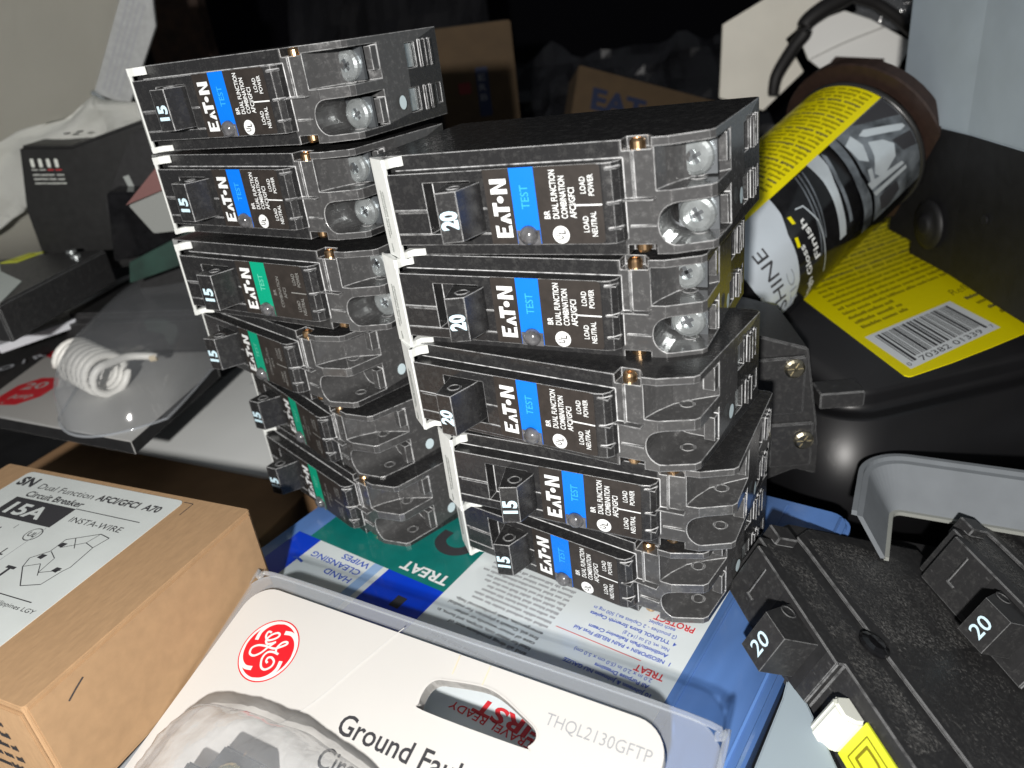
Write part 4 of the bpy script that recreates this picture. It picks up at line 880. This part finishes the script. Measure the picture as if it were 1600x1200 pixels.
b = bmesh.new(); box(b, (-10, -25, -25), (110, 32, 0)); link('carton', b, CARDD, be, bev=.8)
b = bmesh.new(); text(b, 'EAT', 2, 4, 15, 38, 0, I4, .1, .04); link('lettering', b, plain('navy_print', (.010, .016, .045), .6), be)
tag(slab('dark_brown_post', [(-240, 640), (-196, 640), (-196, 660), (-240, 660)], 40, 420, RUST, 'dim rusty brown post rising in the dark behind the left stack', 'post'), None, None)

def crumple(name, x0, x1, y, z0, z1, amp, mats, label, cat):
    b = bmesh.new(); nx, nz = 26, 14; vv = []
    for i in range(nx):
        vv.append([b.verts.new((x0+(x1-x0)*i/(nx-1), y + mn.noise(Vector((i*.31, k*.37, x0*.1)))*amp + abs(mn.noise(Vector((i*.9, k*.8, 3))))*amp*.4 + 8*k, z0+(z1-z0)*k/(nz-1) + (mn.noise(Vector((i*.3, 0, 9+x0)))*amp if k == nz-1 else 0))) for k in range(nz)])
    for A, Bq in zip(vv[:-1], vv[1:]):
        for k in range(nz-1): b.faces.new((A[k], Bq[k], Bq[k+1], A[k+1]))
    bmesh.ops.solidify(b, geom=b.faces[:], thickness=1.5); return tag(link(name, b, mats), label, cat)
crumple('dark_bag', 30, 240, 610, 20, 118, 26, plain('dark_bag_plastic', (.030, .031, .036), .28, var=.3, scale=20), 'dim dark plastic bag heaped in the background above the right stack', 'bag')
crumple('dark_sack', -150, 20, 640, 20, 205, 22, plain('dark_cloth', (.016, .016, .020), .8, var=.4, scale=14), 'almost black cloth hanging in the background between the stacks', 'cloth')
# folded white flap, black cable, brown tape roll, bag, at the upper right
wf = empty('folded_white_card', frame((200, 520, 100), (1, 0, 0), (0, .12, .99)), 'folded white card flap behind the spray can', 'card')
b = bmesh.new(); prism(b, [(11.4, 24), (14, 28), (41, 34), (58, 27), (86, 10), (72, -13), (48, -10), (30, -2), (18, 8)], -2, 0); link('card_panel', b, plain('flap_white', (.95, .95, .92), .6), wf, bev=.3)
b = bmesh.new(); tube(b, smooth_path([(19, 8, .6), (40, 15, .9), (66, 21.5, .6)], 6), .5, 6); link('fold_line', b, CARDW, wf, smooth=True)
b = bmesh.new(); prism(b, [(-30, 34), (30, 60), (44, 42), (12, 20), (24, -2), (-4, -24), (-34, -12)], 0, 2, frame((200, 545, 100), (1, 0, 0), (0, .15, .98)))
tag(link('pale_sack', b, plain('sack_grey', (.82, .79, .70), .8, var=.06, scale=30), bev=.3), 'pale sack panel in the background left of the black cable', 'sack')
b = bmesh.new(); tube(b, smooth_path([(192, 512, 90), (194, 512, 102), (205, 514, 117), (211, 514, 124), (212, 514, 130), (221, 514, 136), (236, 515, 142), (247, 515, 148), (250, 515, 160)], 8), lambda t: 3.4 + 3.2*t, 12)
tube(b, smooth_path([(243, 515, 141), (256, 515, 136), (268, 514, 128), (280, 514, 118), (286, 512, 113)], 6), 3.6, 12)
tag(link('black_cable', b, plain('cable_black', (.010, .009, .009), .6), smooth=True), 'thick black cable looping over the folded white card', 'cable')
b = bmesh.new(); rl = Matrix(CM); rl.translation = CC + dC*26 + Vector((0, 0, 0)); mm = rl @ frame((0, 0, 0), (0, 1, 0), (0, 0, 1), (1, 0, 0))
lathe(b, mm, [(32, 0), (40, 0), (40.5, 1), (40, 7), (32, 7), (32, 0)], 48, cap=False); bmesh.ops.recalc_face_normals(b, faces=b.faces)
tag(link('tape_roll', b, BROWN, smooth=False), 'brown tape roll behind the far end of the spray can', 'tape roll')
b = bmesh.new(); n1 = 16; vv = [[b.verts.new((248 + i*3 + mn.noise(Vector((i*.4, j*.4, 0)))*4, 530 + mn.noise(Vector((i*.5, j*.5, 7)))*9, 124 + j*3 - i*.6)) for j in range(n1)] for i in range(n1)]
for i in range(n1-1):
    for j in range(n1-1): b.faces.new((vv[i][j], vv[i+1][j], vv[i+1][j+1], vv[i][j+1]))
bmesh.ops.solidify(b, geom=b.faces[:], thickness=.4); tag(link('clear_wrapper', b, CLRC, smooth=True), 'crumpled clear wrapper in the background beside the grey case', 'wrapper')
b = bmesh.new(); prism(b, [(0, 0), (46, 22), (70, 6), (30, -34), (0, -30)], -3, 0, frame((180, 470, 78), Vector((.93, 0, .36)).normalized(), Vector((-.2, .6, .77)).normalized()))
tag(link('brown_flap', b, BROWN, bev=.3), 'dark brown cardboard flap between the right stack and the spray can', 'flap')
